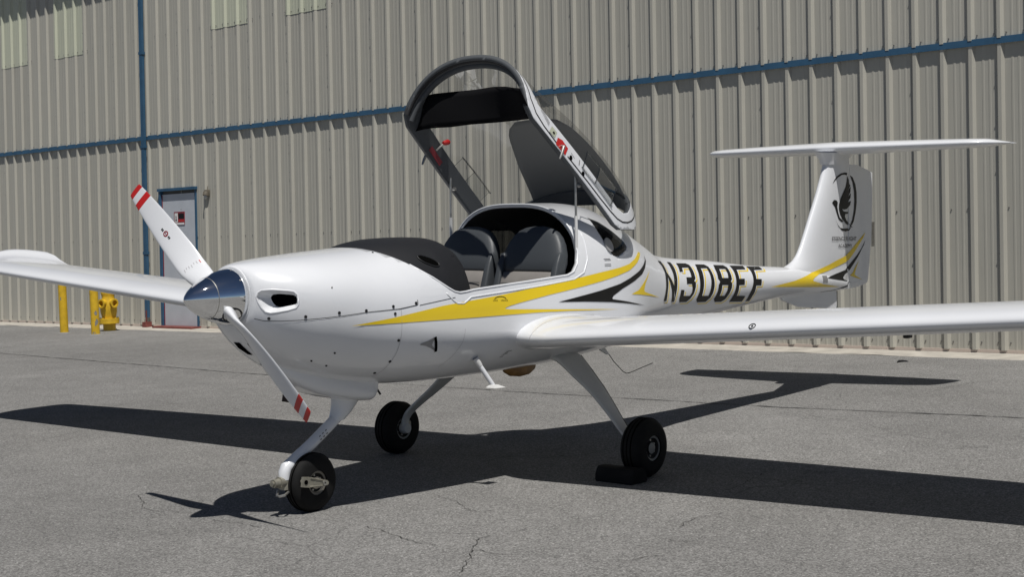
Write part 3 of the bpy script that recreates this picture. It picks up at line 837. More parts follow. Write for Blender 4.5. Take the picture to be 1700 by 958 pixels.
# fixed tab on the rudder, ventral fin
box('trim_tab', (7.292, 0, 1.27), (.055, .003, .21), STEEL, RUD)
for k in range(3): V, F = lathe_data([(0, .006), (.003, .006), (.003, .001)], (7.285, -.0015, 1.20+.07*k), (0, -1, 0), 8); mesh('rivet', V, F, STEEL, RUD, False)
R = []
for k in range(9):
    t = k/8; z = .86-.0*t
for (x, zt, zb, w) in ():
    pass
V = []
vp = [(5.70, .85), (5.74, .80), (5.86, .765), (5.995, .732), (6.20, .712), (6.45, .690), (6.61, .678), (6.625, .70), (6.60, .86)]
for sgn in (-1, 1):
    for i, (x, z) in enumerate(vp):
        ed = .004 if 0 < i < 7 else .010
        V.append(Vector((x, sgn*(.016 if i in (0, 8) else .006), z)))
n = len(vp); F = [tuple(range(n)), tuple(range(2*n-1, n-1, -1))]+[(i, i+n, (i+1) % n+n, (i+1) % n) for i in range(n)]
mesh('ventral_fin', V, F, WHITE, PLANE, False)
# tailplane
def tp(y, sgn):
    le = bl([(0, 6.455), (.5, 6.52), (1.0, 6.60), (1.18, 6.645), (1.27, 6.72), (1.315, 6.83), (1.33, 6.95)])(y)
    te = bl([(0, 7.20), (.3, 7.185), (1.0, 7.14), (1.33, 7.112)])(y)
    return le, te
R = []
for y in (-1.332, -1.325, -1.305, -1.27, -1.22, -1.1, -.8, -.5, -.25, -.12, 0, .12, .25, .5, .8, 1.1, 1.22, 1.27, 1.305, 1.325, 1.332):
    le, te = tp(abs(y), 1); th = .145 if abs(y) < 1.25 else (.12 if abs(y) < 1.29 else .08)
    R.append([Vector((le+p*(te-le), y, 1.992+q*(te-le))) for p, q in foil(18, th, .0)])
V, F = loft(R, True, True, True); TP = mesh('tailplane', V, F, WHITE, PLANE, True, 50)
V, F = loft([[Vector((x+6.43, sgnw*w, z)) for (x, w) in pts for sgnw in (1,)] for z, pts in ()], True) if False else ([], [])
# fairing between fin and tailplane
R = []
for z, l0, l1, w in ((1.86, 6.425, 6.84, .060), (1.90, 6.405, 6.86, .066), (1.935, 6.36, 6.91, .075), (1.955, 6.33, 6.96, .080)):
    R.append([Vector((l0+p*(l1-l0), q*w/.06, z)) for p, q in foil(14, .12, 0)])
V, F = loft(R, True, True, True); FAIR = mesh('tailplane_fairing', V, F, WHITE, PLANE, True, 50)

# ---------------------------------------------------------------- cabin
def hood_over(x, zt, w, nu):
    return bl([(.98, 1.345), (1.06, 1.372), (1.10, 1.387), (1.18, 1.409), (1.32, 1.424), (1.48, 1.426), (1.60, 1.421), (1.64, 1.405)])(x), w-.050-max(0, x-1.45)*.28, nu
R = []
for x in span(1.00, 1.64, 26)+[1.64, 1.648]:
    r = ring(x, 84, hood_over)[0:43]
    if x > 1.641: r = [Vector((p.x, p.y*.985, 1.05+(p.z-1.05)*.965)) for p in r]
    R.append(r)
V, F = loft(R, False); bmh = bmesh.new(); bv = [bmh.verts.new(v) for v in V]
for f in F: bmh.faces.new([bv[i] for i in f])
fs = cut_prism(bmh, [(.9, 1.37+.122-.02), (1.5, 1.037-.0), (1.9, .90), (1.9, 1.9), (.9, 1.9)], (1, 0, 0), (0, 0, 1)); ks = set(fs)
bmesh.ops.delete(bmh, geom=[f for f in bmh.faces if f not in ks], context='FACES')
HOOD = from_bm('glareshield', bmh, [BLACKPLASTIC], PLANE, True, 60)
so = HOOD.modifiers.new('thick', 'SOLIDIFY'); so.thickness = .02; so.offset = -1
HOOD_BVH = BVHTree.FromPolygons([tuple(v.co) for v in HOOD.data.vertices], [tuple(p.vertices) for p in HOOD.data.polygons])
def hood_slot():
    V = []; n = 28; pts = []
    for k in range(n):
        a = 2*math.pi*k/n; uu = .062*math.copysign(abs(math.cos(a))**.8, math.cos(a)); vv = .021*math.sin(a)
        x = 1.362+uu*.93+vv*.35; z = 1.300-uu*.36+vv*.93
        p, nn = surf(x, z, -1, HOOD_BVH, .003); pts.append((p, nn))
    cp, cn = surf(1.362, 1.300, -1, HOOD_BVH, .004)
    mesh('demister_slot', [p+q*.002 for p, q in pts]+[cp+cn*.004], [(k, (k+1) % n, n) for k in range(n)], HOLE, HOOD, False)
    V, F = tube_data([p for p, _ in pts]+[pts[0][0]], .004, 6, False); mesh('slot_rim', V, F, BLACKPLASTIC, HOOD)
hood_slot()
box('instrument_panel', (1.585, 0, 1.13), (.02, .66, .38), BLACKPLASTIC, PLANE)
def bench_floor():
    box('cabin_floor', (2.05, 0, .74), (1.3, .66, .02), INTERIOR, PLANE)
    box('side_pocket', (2.0, -.435, .99), (.80, .02, .26), INTERIOR, PLANE); box('side_pocket', (2.0, .435, .99), (.80, .02, .26), INTERIOR, PLANE)
    box('baggage_shelf', (2.95, 0, 1.08), (.60, .70, .02), DARKLINER, PLANE)
    box('centre_console', (2.03, 0, .93), (.75, .085, .30), LEATHER_L, PLANE, None, .015)
bench_floor()
def pad(name, org, ux, uz, uy, prof, half, depth, m, parent, nx=20):
    """cushion: outline half widths along uz, thickness along ux"""
    rings = []
    for (t, hw, dp) in prof:
        r = []
        for k in range(28):
            a = 2*math.pi*k/28; c, s = math.cos(a), math.sin(a)
            r.append(org+uz*t+uy*(hw*math.copysign(abs(c)**.45, c))+ux*(dp*math.copysign(abs(s)**.6, s)))
        rings.append(r)
    V, F = loft(rings, True, True, True); return mesh(name, V, F, m, parent, True, 70)
for sgn in (-1, 1):
    y = .262*sgn
    lean = R_(17); uz = Vector((math.sin(lean), 0, math.cos(lean))); ux = Vector((math.cos(lean), 0, -math.sin(lean))); uy = Vector((0, 1, 0))
    o = Vector((2.275, y, .90))
    seat = pad('seat', o, ux, uz, uy, [(.29, .222, .046), (.31, .232, .054), (.36, .235, .058), (.42, .226, .056), (.475, .205, .052), (.52, .176, .047), (.552, .142, .040), (.572, .100, .030), (.584, .045, .012)], 0, 0, LEATHER_D, PLANE)
    pad('lower_back', o-ux*.006, ux, uz, uy, [(-.02, .21, .05), (.0, .218, .062), (.10, .222, .066), (.22, .224, .062), (.285, .222, .052), (.30, .215, .035)], 0, 0, LEATHER_L, seat)
    for q in (.055, .135, .215):
        box('back_seam', o-ux*.071+uz*q, (.004, .36, .004), LEATHER_D, seat, Matrix.Rotation(lean, 3, 'Y'))
    for e in (-1, 1):
        pad('bolster', o+uy*(.212*e)-ux*.022, ux, uz, uy, [(.0, .016, .03), (.04, .024, .046), (.20, .027, .050), (.34, .024, .046), (.40, .016, .030), (.42, .006, .01)], 0, 0, LEATHER_D, seat)
    ax = Vector((-1, 0, .12)).normalized(); az = Vector((.12, 0, 1)).normalized()
    pad('cushion', Vector((2.27, y, .875)), az, ax, uy, [(0, .21, .05), (.05, .218, .065), (.25, .222, .07), (.42, .215, .07), (.50, .20, .055), (.53, .17, .03)], 0, 0, LEATHER_L, seat)
    # shoulder harness
    for e in (-1, 1):
        p0 = o+ux*.10+uz*.56+uy*(.03*e); p1 = o-ux*.052+uz*.585+uy*(.05*e); p2 = o-ux*.072+uz*.42+uy*(.07*e); p3 = o-ux*.085+uz*.06+uy*(.11*e)
        V = []
        for p in (p0, p1, p2, p3): V += [p-uy*.018, p+uy*.018]
        if e*sgn > 0: continue
    V = []
for e, pts in ((0, [(2.98, .02, 1.50), (2.82, .03, 1.36), (2.62, .06, 1.22), (2.52, .10, 1.12)]), (1, [(2.98, .02, 1.50), (2.84, -.03, 1.38), (2.66, -.08, 1.30), (2.50, -.14, 1.25)]), (2, [(2.98, .02, 1.50), (2.90, .0, 1.30), (2.86, -.01, 1.10)])):
    V = []
    for p in pts: V += [Vector(p)+Vector((0, -.016, .008)), Vector(p)+Vector((0, .016, -.008))]
    b = mesh('harness_strap', V, [(2*i, 2*i+1, 2*i+3, 2*i+2) for i in range(len(pts)-1)], BLACKFABRIC, PLANE, False)
    b.modifiers.new('t', 'SOLIDIFY').thickness = .003
for sgn in (-1, 1):
    V = []
    for p in ((2.24, .0, .96), (2.16, .06*sgn, 1.0), (2.10, .10*sgn, .99), (2.03, .16*sgn, .965)):
        V += [Vector(p)+Vector((.012, -.010, .012)), Vector(p)+Vector((-.012, .012, -.0))]
    mesh('lap_belt', V, [(2*i, 2*i+1, 2*i+3, 2*i+2) for i in range(3)], BLACKFABRIC, PLANE, False)
tube('control_stick', [(1.86, -.27, .80), (1.84, -.27, .98), (1.82, -.27, 1.06)], [.012, .012, .02], BLACKPLASTIC, PLANE); tube('control_stick', [(1.86, .27, .80), (1.84, .27, .98), (1.82, .27, 1.06)], [.012, .012, .02], BLACKPLASTIC, PLANE)

# ---------------------------------------------------------------- canopy: built shut, then swung up about its hinge
CH = Vector((2.944, 0, .795)); CANG = R_(46.5)
CAN = empty('canopy'); CAN.parent = PLANE
CAN.location = CH; CAN.rotation_euler = (0, CANG, 0)
CI = Matrix.Translation(-CH)
cz = bl([(1.0, 1.335), (1.10, 1.362), (1.18, 1.388), (1.35, 1.430), (1.55, 1.490), (1.87, 1.590), (2.15, 1.645), (2.35, 1.660), (2.50, 1.650), (2.62, 1.615), (2.75, 1.56)])
def can_over(x, zt, w, nu): return cz(x), w+.006, max(2.15, nu-.25)
cxs = span(1.08, 2.72, 64)+[2.72]
def can_shell(inset):
    R = []
    for x in cxs:
        zt, zb, w, zw, nu, nl = [f(x) for f in SF]; zt, w, nu = can_over(x, zt, w, nu); zt -= inset; w -= inset
        r = []
        for k in range(65):
            a = math.pi*k/64; c, s = math.cos(a), math.sin(a)
            r.append(Vector((x, w*math.copysign(abs(c)**(2/nu), c), zw+(zt-zw)*abs(s)**(2/nu))))
        R.append(r)
    V, F = loft(R, False); bm = bmesh.new(); bv = [bm.verts.new(v) for v in V]
    for f in F: bm.faces.new([bv[i] for i in f])
    return bm
C_OUT = [(1.150, 1.44), (1.168, 1.405), (1.325, 1.140), (1.358, 1.098), (1.43, 1.072), (2.36, 1.148), (2.43, 1.175), (2.585, 1.330), (2.61, 1.40), (2.63, 1.72), (1.150, 1.72)]
C_IN = [(1.228, 1.48), (1.268, 1.40), (1.355, 1.250), (1.44, 1.192), (1.95, 1.226), (2.33, 1.255), (2.40, 1.285), (2.445, 1.335), (2.475, 1.42), (2.50, 1.52), (2.53, 1.72), (1.228, 1.72)]
bmc = can_shell(0)
fs = cut_prism(bmc, C_OUT, (1, 0, 0), (0, 0, 1)); ins = set(fs)
bmesh.ops.delete(bmc, geom=[f for f in bmc.faces if f not in ins], context='FACES')
fs = cut_prism(bmc, C_IN, (1, 0, 0), (0, 0, 1))
glass = split_off(bmc, fs); bmesh.ops.delete(bmc, geom=fs, context='FACES')
CAN_BVH = BVHTree.FromBMesh(glass)
bmesh.ops.transform(bmc, matrix=CI, verts=bmc.verts); CFR = from_bm('canopy_frame', bmc, [WHITE, GREYLINER], CAN, True, 50)
so = CFR.modifiers.new('thick', 'SOLIDIFY'); so.thickness = .032; so.offset = -1; so.material_offset = 1; so.material_offset_rim = 1
g2 = glass.copy(); bmesh.ops.transform(glass, matrix=CI, verts=glass.verts); CGL = from_bm('canopy_glass', glass, [GLASS], CAN, True, 60)
def cpart(name, V, F, m, sm=True, ang=50):
    return mesh(name, [CI @ Vector(v) for v in V], F, m, CAN, sm, ang)
def can_pt(x, t, inset=0):
    """point on the canopy at station x, t from 0 (starboard sill) to 1 (port sill)"""
    zt, zb, w, zw, nu, nl = [f(x) for f in SF]; zt, w, nu = can_over(x, zt, w, nu); zt -= inset; w -= inset
    a = math.pi*t; c, s = math.cos(a), math.sin(a)
    return Vector((x, w*math.copysign(abs(c)**(2/nu), c), zw+(zt-zw)*abs(s)**(2/nu)))
def can_patch(name, rows, m, inset=.012):
    """sheet following the inside of the canopy; rows = list of (x at each t), t list"""
    ts, xa, xb = rows; R = []
    for k in range(13):
        q = k/12; R.append([can_pt(a+(b-a)*q, t, inset) for t, a, b in zip(ts, xa, xb)])
    V, F = loft(R, False); o = cpart(name, V, F, m); o.modifiers.new('t', 'SOLIDIFY').thickness = .002
    return o
def sun_blind():
    ys = [.490, .42, .34, .2, 0, -.2, -.32, -.43, -.49]
    top = [(1.372, 1.335), (1.352, 1.255), (1.35, 1.272), (1.346, 1.277), (1.338, 1.262), (1.305, 1.225), (1.275, 1.185), (1.245, 1.135), (1.235, 1.115)]
    bot = [(1.486, 1.092), (1.482, 1.105), (1.488, 1.118), (1.492, 1.112), (1.462, 1.086), (1.452, 1.088), (1.45, 1.092), (1.448, 1.092), (1.446, 1.090)]
    R = []
    for k in range(7):
        q = k/6; R.append([Vector((t[0]+(b[0]-t[0])*q+.006*math.sin(9*y+4*q), y, t[1]+(b[1]-t[1])*q)) for y, t, b in zip(ys, top, bot)])
    V, F = loft(R, False); o = cpart('sun_blind', V, F, BLACKFABRIC); o.modifiers.new('t', 'SOLIDIFY').thickness = .003
sun_blind()
def roof_shade():
    R = []
    for k in range(17):
        x = 1.85+(2.60-1.85)*k/16
        h = bl([(1.85, .075), (1.87, .095), (1.924, .127), (2.044, .156), (2.289, .191), (2.505, .206), (2.60, .22)])(x)
        R.append([can_pt(x, .5-h+2*h*q/20, .014) for q in range(21)])
    V, F = loft(R, False); o = cpart('roof_shade', V, F, SHADE); o.modifiers.new('t', 'SOLIDIFY').thickness = .002
roof_shade()
def storm_window(sgn):
    t0, t1 = (.100, .170) if sgn > 0 else (.900, .830)
    def edge(pts, r, nm='storm_window_rail', m=CLEAR):
        P = [can_pt(x, t, -.006) for x, t in pts]; V, F = tube_data(P, r, 6); cpart(nm, V, F, m)
    n = 8
    for t in (t0, t1): edge([(1.91+(2.27-1.91)*k/n, t) for k in range(n+1)], .0052)
    for x in (1.915, 2.06, 2.255): edge([(x, t0+(t1-t0)*k/5) for k in range(6)], .0035)
    R = [[can_pt(2.06+(2.25-2.06)*k/6, t0+(t1-t0)*q/6, -.009) for q in range(7)] for k in range(7)]
    V, F = loft(R, False); cpart('storm_window_pane', V, F, CLEARP)
    V, F = lathe_data([(0, .011), (.008, .011), (.010, .008), (.010, .001)], can_pt(2.225, t0+(t1-t0)*.35, -.010), (0, sgn, .3), 12); cpart('storm_window_knob', V, F, CLEAR)
storm_window(1); storm_window(-1)
def cside(x, z, sgn, off):
    """point on the canopy side at (x, z)"""
    zt, zb, w, zw, nu, nl = [f(x) for f in SF]; zt, w, nu = can_over(x, zt, w, nu)
    s = max(0, (z-zw)/(zt-zw)); y = w*max(0, 1-s**nu)**(1/nu)
    return Vector((x, sgn*(y+off), z))
def cpoly(nm, pts, m, sgn=-1, off=.0025):
    V = [cside(x, z, sgn, off) for x, z in pts]; cpart(nm, V, [tuple(range(len(V)))], m, False)
def cline(nm, pts, w, m, sgn=-1, off=.002):
    V = []; P = []
    for i in range(len(pts)-1):
        for k in range(8): P.append((pts[i][0]+(pts[i+1][0]-pts[i][0])*k/8, pts[i][1]+(pts[i+1][1]-pts[i][1])*k/8))
    P.append(pts[-1])
    for i, (x, z) in enumerate(P):
        a = P[max(i-1, 0)]; b = P[min(i+1, len(P)-1)]; dx, dz = b[0]-a[0], b[1]-a[1]; l = math.hypot(dx, dz)
        for e in (.5, -.5): V.append(cside(x-dz/l*w*e, z+dx/l*w*e, sgn, off))
    cpart(nm, V, [(2*i, 2*i+1, 2*i+3, 2*i+2) for i in range(len(P)-1)], m, False)
cline('rail_pinstripe', [(1.245, 1.330), (1.30, 1.245), (1.36, 1.165), (1.43, 1.120), (1.52, 1.108), (1.66, 1.112)], .008, BLACKVINYL)
cline('rail_pinstripe', [(1.775, 1.124), (1.90, 1.136), (2.02, 1.150), (2.15, 1.162), (2.28, 1.180), (2.36, 1.198), (2.42, 1.228), (2.47, 1.275), (2.51, 1.330), (2.545, 1.40), (2.57, 1.46)], .008, BLACKVINYL)
cpoly('placard', [(1.572, 1.118), (1.578, 1.170), (1.632, 1.174), (1.630, 1.124)], PLACARD)
cpoly('emblem', [(1.596, 1.138), (1.604, 1.155), (1.618, 1.152), (1.614, 1.134)], BLACKVINYL, -1, .0035)
cpoly('latch_placard', [(1.655, 1.100), (1.650, 1.150), (1.69, 1.172), (1.755, 1.170), (1.755, 1.112)], RED)
for i in range(4): cline('placard_line', [(1.44+.006*i, 1.215-.012*i), (1.555, 1.170-.008*i)], .002, SEAM, -1, .0022)
for x, z in ((1.803, 1.142), (1.942, 1.152)):
    V, F = lathe_data([(0, .0145), (.002, .0145), (.002, .0005)], cside(x, z, -1, .001), (0, -1, .12), 20); cpart('drain_hole', V, F, HOLE)
    cline('placard_line', [(x-.012, z+.030), (x+.028, z+.024)], .003, SEAM, -1, .0022)
cline('key_mark', [(1.885, 1.165), (1.875, 1.20)], .006, SEAM)
for sgn in (-1, 1):
    # latch: grey outer lever, red inner grip, red placard inside
    a = cside(1.70, 1.130, sgn, .004); V, F = tube_data([a, a+Vector((.0, .02*sgn, -.004)), a+Vector((.012, .022*sgn, -.05)), a+Vector((.022, .020*sgn, -.085))], [.010, .010, .009, .006], 8); cpart('latch_lever', V, F, STEEL)
    b = cside(1.70, 1.150, sgn, -.038); V, F = tube_data([b, b+Vector((-.004, -.015*sgn, .025)), b+Vector((-.002, -.028*sgn, .058))], .006, 8); cpart('latch_arm', V, F, STEEL)
    g = b+Vector((-.002, -.030*sgn, .066)); V, F = tube_data([g+Vector((-.010, 0, -.012)), g+Vector((.0, 0, .0)), g+Vector((.014, -.004*sgn, .022)), g+Vector((.022, -.004*sgn, .030))], [.010, .016, .018, .012], 10); cpart('latch_grip', V, F, RED)
    V = [cside(x, z, sgn, -.036) for x, z in ((1.655, 1.108), (1.655, 1.142), (1.80, 1.150), (1.80, 1.116))]; cpart('latch_label', V, [(0, 1, 2, 3)], MAROON, False)
    V, F = tube_data([cside(2.0, 1.115, sgn, -.036), cside(2.0, 1.115, sgn, -.055)], .011, 10); cpart('strut_bracket', V, F, STEEL)

# front bow: rubber-edged grey tube following the windscreen base
def bow(inset, r, x0, x1, nm, m, zoff=0):
    P = []
    for k in range(61):
        t = .095+.81*k/60
        # x along the raked front edge for this t: solve on the shell
        x = 1.2
        for _ in range(30):
            p = can_pt(x, t, inset); xt = x0+(1.42-p.z)*(x1-x0)/(1.42-1.15); x += (xt-x)*.5
        P.append(can_pt(x, t, inset))
    V, F = tube_data(P, r, 10); return cpart(nm, V, F, m)
bow(.020, .017, 1.180, 1.336, 'bow_seal', DARKLINER)
bow(.030, .020, 1.222, 1.382, 'bow_frame', GREYLINER)
# lift struts
for sgn in (-1, 1):
    tube('canopy_strut', [(2.485, .500*sgn, 1.16), (2.487, .500*sgn, 1.52)], .0105, GREY_LEG, PLANE, 10)
    tube('strut_rod', [(2.487, .500*sgn, 1.52), (2.492, .498*sgn, 1.770)], .0070, STEEL, PLANE, 8)

# ---------------------------------------------------------------- undercarriage
RIMIN = mat('rim_inside', (.035, .034, .032), .6, spec=.2)
def wheel(name, cw, r, w, axis, hub_r, rim_m, nsp=6):
    c = w2a(cw); root = empty(name); root.parent = PLANE; root.location = c
    ax = Vector(axis).normalized()
    pr = []
    for k in range(25):
        a = math.pi*k/24-math.pi/2; pr.append((w*math.sin(a)*.98 if False else w*math.copysign(abs(math.sin(a))**.75, math.sin(a)), hub_r+.004+(r-hub_r-.004)*abs(math.cos(a))**.55))
    # tread grooves
    V, F = lathe_data([(a*.5, q) for a, q in pr], (0, 0, 0), ax, 56); mesh('tyre', V, F, RUBBER, root, True, 70)
    for g in (-.18, 0, .18):
        V, F = lathe_data([(g*w-.003, r*.9), (g*w-.003, r+.0007), (g*w+.003, r+.0007), (g*w+.003, r*.9)], (0, 0, 0), ax, 56); mesh('tread_groove', V, F, HOLE, root, False)
    for s in (-1, 1):
        V, F = lathe_data([(s*w*.36, hub_r+.008), (s*w*.44, hub_r+.004), (s*w*.43, hub_r-.008), (s*w*.28, hub_r-.014), (s*w*.26, .035), (s*w*.40, .032), (s*w*.42, .014), (s*w*.42, .001)], (0, 0, 0), ax, 36)
        rm = mesh('rim', V, F, [rim_m, RIMIN], root, True, 35)
        for i_, p_ in enumerate(rm.data.polygons): p_.material_index = 0 if i_//36 in (0, 1, 5, 6) else 1
        u = ax.orthogonal().normalized(); vv = ax.cross(u)
        for k in range(nsp):
            a = 2*math.pi*k/nsp+.3; dd = u*math.cos(a)+vv*math.sin(a)
            V, F = lathe_data([(s*w*.26, .006), (s*w*.33, .006), (s*w*.33, .0005)], dd*(hub_r*.66), ax, 6); mesh('wheel_bolt', V, F, STEEL, root, False)
    return root
RIMD = mat('grey_rim', (.26, .26, .25), .5, metal=.2)
MR = .1712
wheel('main_wheel', (2.432, -.985, MR), MR, .140, (0, 1, 0), .068, RIMD); wheel('main_wheel', (2.430, .985, MR), MR, .140, (0, 1, 0), .068, RIMD)
NC = (.752, -.020, .156); wheel('nose_wheel', NC, .156, .118, (0, 1, .0), .060, mat('dull_rim', (.20, .185, .16), .5, metal=.3), 5)
# main legs: flat tapering springs
def leg(sgn):
    top = Vector((2.505, .30*sgn, .700)); wh = w2a((2.432, .985*sgn, MR))
    pts = [(top, .135, .030), (Vector((2.515, .40*sgn, .668)), .122, .027), (Vector((2.520, .50*sgn, .580)), .100, .023), (Vector((2.518, .60*sgn, .492)), .078, .020), (Vector((2.497, .70*sgn, .405)), .060, .018), (Vector((2.468, .79*sgn, .328)), .047, .017), (Vector((2.448, .87*sgn, .255)), .038, .017), (Vector((2.438, .902*sgn, wh.z+.045)), .032, .017), (Vector((2.432, .910*sgn, wh.z-.02)), .028, .016)]
    R = []
    for i, (p, hw, ht) in enumerate(pts):
        t = (pts[min(i+1, len(pts)-1)][0]-pts[max(i-1, 0)][0]).normalized(); x = Vector((1, 0, 0)); x = (x-t*x.dot(t)).normalized(); n = t.cross(x)
        r = []
        for k in range(20):
            a = 2*math.pi*k/20; c, s = math.cos(a), math.sin(a)
            r.append(p+x*hw*math.copysign(abs(c)**.8, c)+n*ht*.75*math.copysign(abs(s)**.7, s))
        R.append(r)
    # refine
    RR = []
    for i in range(len(R)-1):
        for q in range(4):
            t = q/4
            a = R[max(i-1, 0)]; b = R[i]; c = R[i+1]; d = R[min(i+2, len(R)-1)]
            RR.append([((-a[k]+c[k])*t+b[k]*2+(a[k]*2-b[k]*5+c[k]*4-d[k])*t*t+(-a[k]+b[k]*3-c[k]*3+d[k])*t**3)*.5 for k in range(20)])
    RR.append(R[-1]); V, F = loft(RR, True, True, True); L = mesh('main_leg', V, F, GREY_LEG, PLANE, True, 50)
    ax = Vector((0, sgn, 0)); ao = Vector((2.432, .90*sgn, wh.z))
    V, F = lathe_data([(-.03, .001), (-.03, .030), (-.01, .036), (.02, .036), (.03, .022), (.09, .022)], ao, ax, 20); mesh('axle', V, F, GREY_LEG, L, True, 40)
    V, F = lathe_data([(.0, .052), (.012, .058), (.014, .058), (.016, .02)], Vector((2.432, .935*sgn, wh.z)), ax, 24); mesh('brake_disc', V, F, STEEL, L)
    box('brake_caliper', (2.475, .925*sgn, wh.z+.02), (.05, .045, .06), STEEL, L, None, .008)
    # brake hose behind the leg
    P = [p+Vector((hw+.004, 0, .004)) for p, hw, ht in pts[1:8]]; V, F = tube_data(P, .0045, 6); mesh('brake_hose', V, F, BLACKPLASTIC, L)
    # leg root cuff
    return L
LEGS = [leg(-1), leg(1)]
# nose leg
def nose_leg():
    root = empty('nose_leg'); root.parent = PLANE
    nc = w2a(NC)
    # streamlined upper casing
    R = []
    for z, x0, x1, w in ((.66, .965, 1.175, .062), (.60, .966, 1.170, .060), (.56, .967, 1.155, .056), (.52, .962, 1.115, .050), (.49, .955, 1.085, .046), (.465, .945, 1.045, .042), (.455, .944, 1.035, .038)):
        r = []
        for k in range(24):
            a = 2*math.pi*k/24; c, s = math.cos(a), math.sin(a); cx = (x0+x1)/2
            r.append(Vector((cx+(x1-x0)/2*math.copysign(abs(c)**.85, c), w*math.copysign(abs(s)**.8, s)*(1-.25*max(0, c)), z)))
        R.append(r)
    V, F = loft(R, True, True, True); mesh('upper_casing', V, F, WHITE, root, True, 50)
    k = Vector((.627, -.008, .258)); P = [(1.005, 0, .480), (.93, 0, .430), (.80, -.004, .352), (.70, -.006, .298), (.645, -.008, .266)]
    V, F = tube_data(P, .0305, 20); mesh('strut', V, F, WHITE, root)
    V, F = tube_data([(.72, -.006, .309), (.655, -.008, .272), (.612, -.008, .250), (.600, -.008, .225), (.600, -.008, .190)], [.032, .032, .033, .033, .031], 20); mesh('strut_knee', V, F, WHITE, root, True, 30)
    # pivot block, fork arms, tow lug
    V, F = lathe_data([(-.070, .001), (-.070, .013), (-.058, .013), (-.058, .022), (-.02, .024), (-.02, .030), (.045, .030), (.045, .024), (.09, .022), (.09, .001)], (.575, -.008, .178), (.93, .05, -.02), 20); mesh('pivot_block', V, F, ALU, root, True, 35)
    V, F = lathe_data([(-.040, .001), (-.040, .031), (.03, .031), (.03, .001)], (.600, -.008, .178), (0, 0, 1), 8); mesh('pivot_housing', V, F, ALU, root, False)
    for s in (-1, 1):
        y = nc.y+s*.082
        a = Vector((.642, y, .180)); b = Vector((nc.x+.035, y, nc.z-.002)); d = (b-a).normalized(); up = Vector((0, 1, 0)).cross(d)*-1
        if up.z < 0: up = -up
        V = []
        for yy in (-.009, .009):
            for p, h in ((a-d*.02, .026), (a+d*.03, .027), (b-d*.03, .018), (b, .014), (b+d*.012, .006)):
                V += [p+up*h+Vector((0, yy, 0)), p-up*h+Vector((0, yy, 0))]
        n = 5; F = []
        for i in range(n-1):
            F += [(2*i, 2*i+1, 2*i+3, 2*i+2), (10+2*i, 12+2*i, 13+2*i, 11+2*i), (2*i, 2*i+2, 12+2*i, 10+2*i), (2*i+1, 11+2*i, 13+2*i, 3+2*i)]
        F += [(0, 10, 11, 1), (8, 9, 19, 18)]
        fa = mesh('fork_arm', V, F, ALU, root, False)
        # recessed web: raised flanges on the outer face
        for (p, q, h0, h1, sg_) in ((a+d*.025, b-d*.035, .0225, .0145, 1), (a+d*.025, b-d*.035, .0225, .0145, -1)):
            V, F = tube_data([p+up*h0*sg_+Vector((0, s*.010, 0)), q+up*h1*sg_+Vector((0, s*.010, 0))], .0042, 6); mesh('fork_flange', V, F, ALU, root)
        V, F = lathe_data([(0, .013), (.006, .013), (.006, .006), (.0, .006)], b-d*.018+Vector((0, s*.009, 0)), (0, s, 0), 14); mesh('axle_nut', V, F, STEEL, root)
        V, F = lathe_data([(-.001, .012), (.0025, .012), (.0025, .001)], a-d*.002+Vector((0, s*.009, 0)), (0, s, 0), 14); mesh('pivot_hole', V, F, HOLE, root)
        # crosspiece from the block out to the arm
        V, F = tube_data([(.64, -.008, .178), (.655, y, .180)], .018, 10); mesh('fork_bridge', V, F, ALU, root)
    # tow lug under the pivot
    V, F = join_data([tube_data([(.575, .02, .130), (.525, -.03, .118), (.520, -.055, .118), (.545, -.065, .120), (.61, -.03, .128)], .007, 8)]); mesh('tow_lug', V, F, STEEL, root)
    # placard marks on the strut
    for i in range(3):
        for j in range(2):
            p = Vector((.835+.022*i-.008*j, -.0385, .372+.013*i+.018*j)); box('strut_placard_mark', p, (.010, .002, .004), BLACKVINYL, root, Matrix.Rotation(-R_(35), 3, 'Y'))
    return root
nose_leg()
# moulded belly fairing round the nose leg
R = []
for x, w, zb, zt in ((.50, .045, .795, .90), (.58, .085, .735, .90), (.68, .112, .675, .88), (.80, .125, .626, .86), (.95, .130, .586, .84), (1.08, .129, .562, .82), (1.18, .126, .550, .80), (1.222, .124, .547, .80), (1.232, .121, .550, .80), (1.236, .116, .556, .80)):
    r = []
    for k in range(41):
        a = math.pi*k/40; c, s = math.cos(a), math.sin(a)
        r.append(Vector((.5+(x-.5)*.90+.015*(1-s), -w*1.18*math.copysign(abs(c)**.40, c), zt-(zt-zb)*abs(s)**.30)))
    R.append(r)
V, F = loft(R, False, False, True); mesh('nose_leg_fairing', V, F, WHITE, PLANE, True, 50)

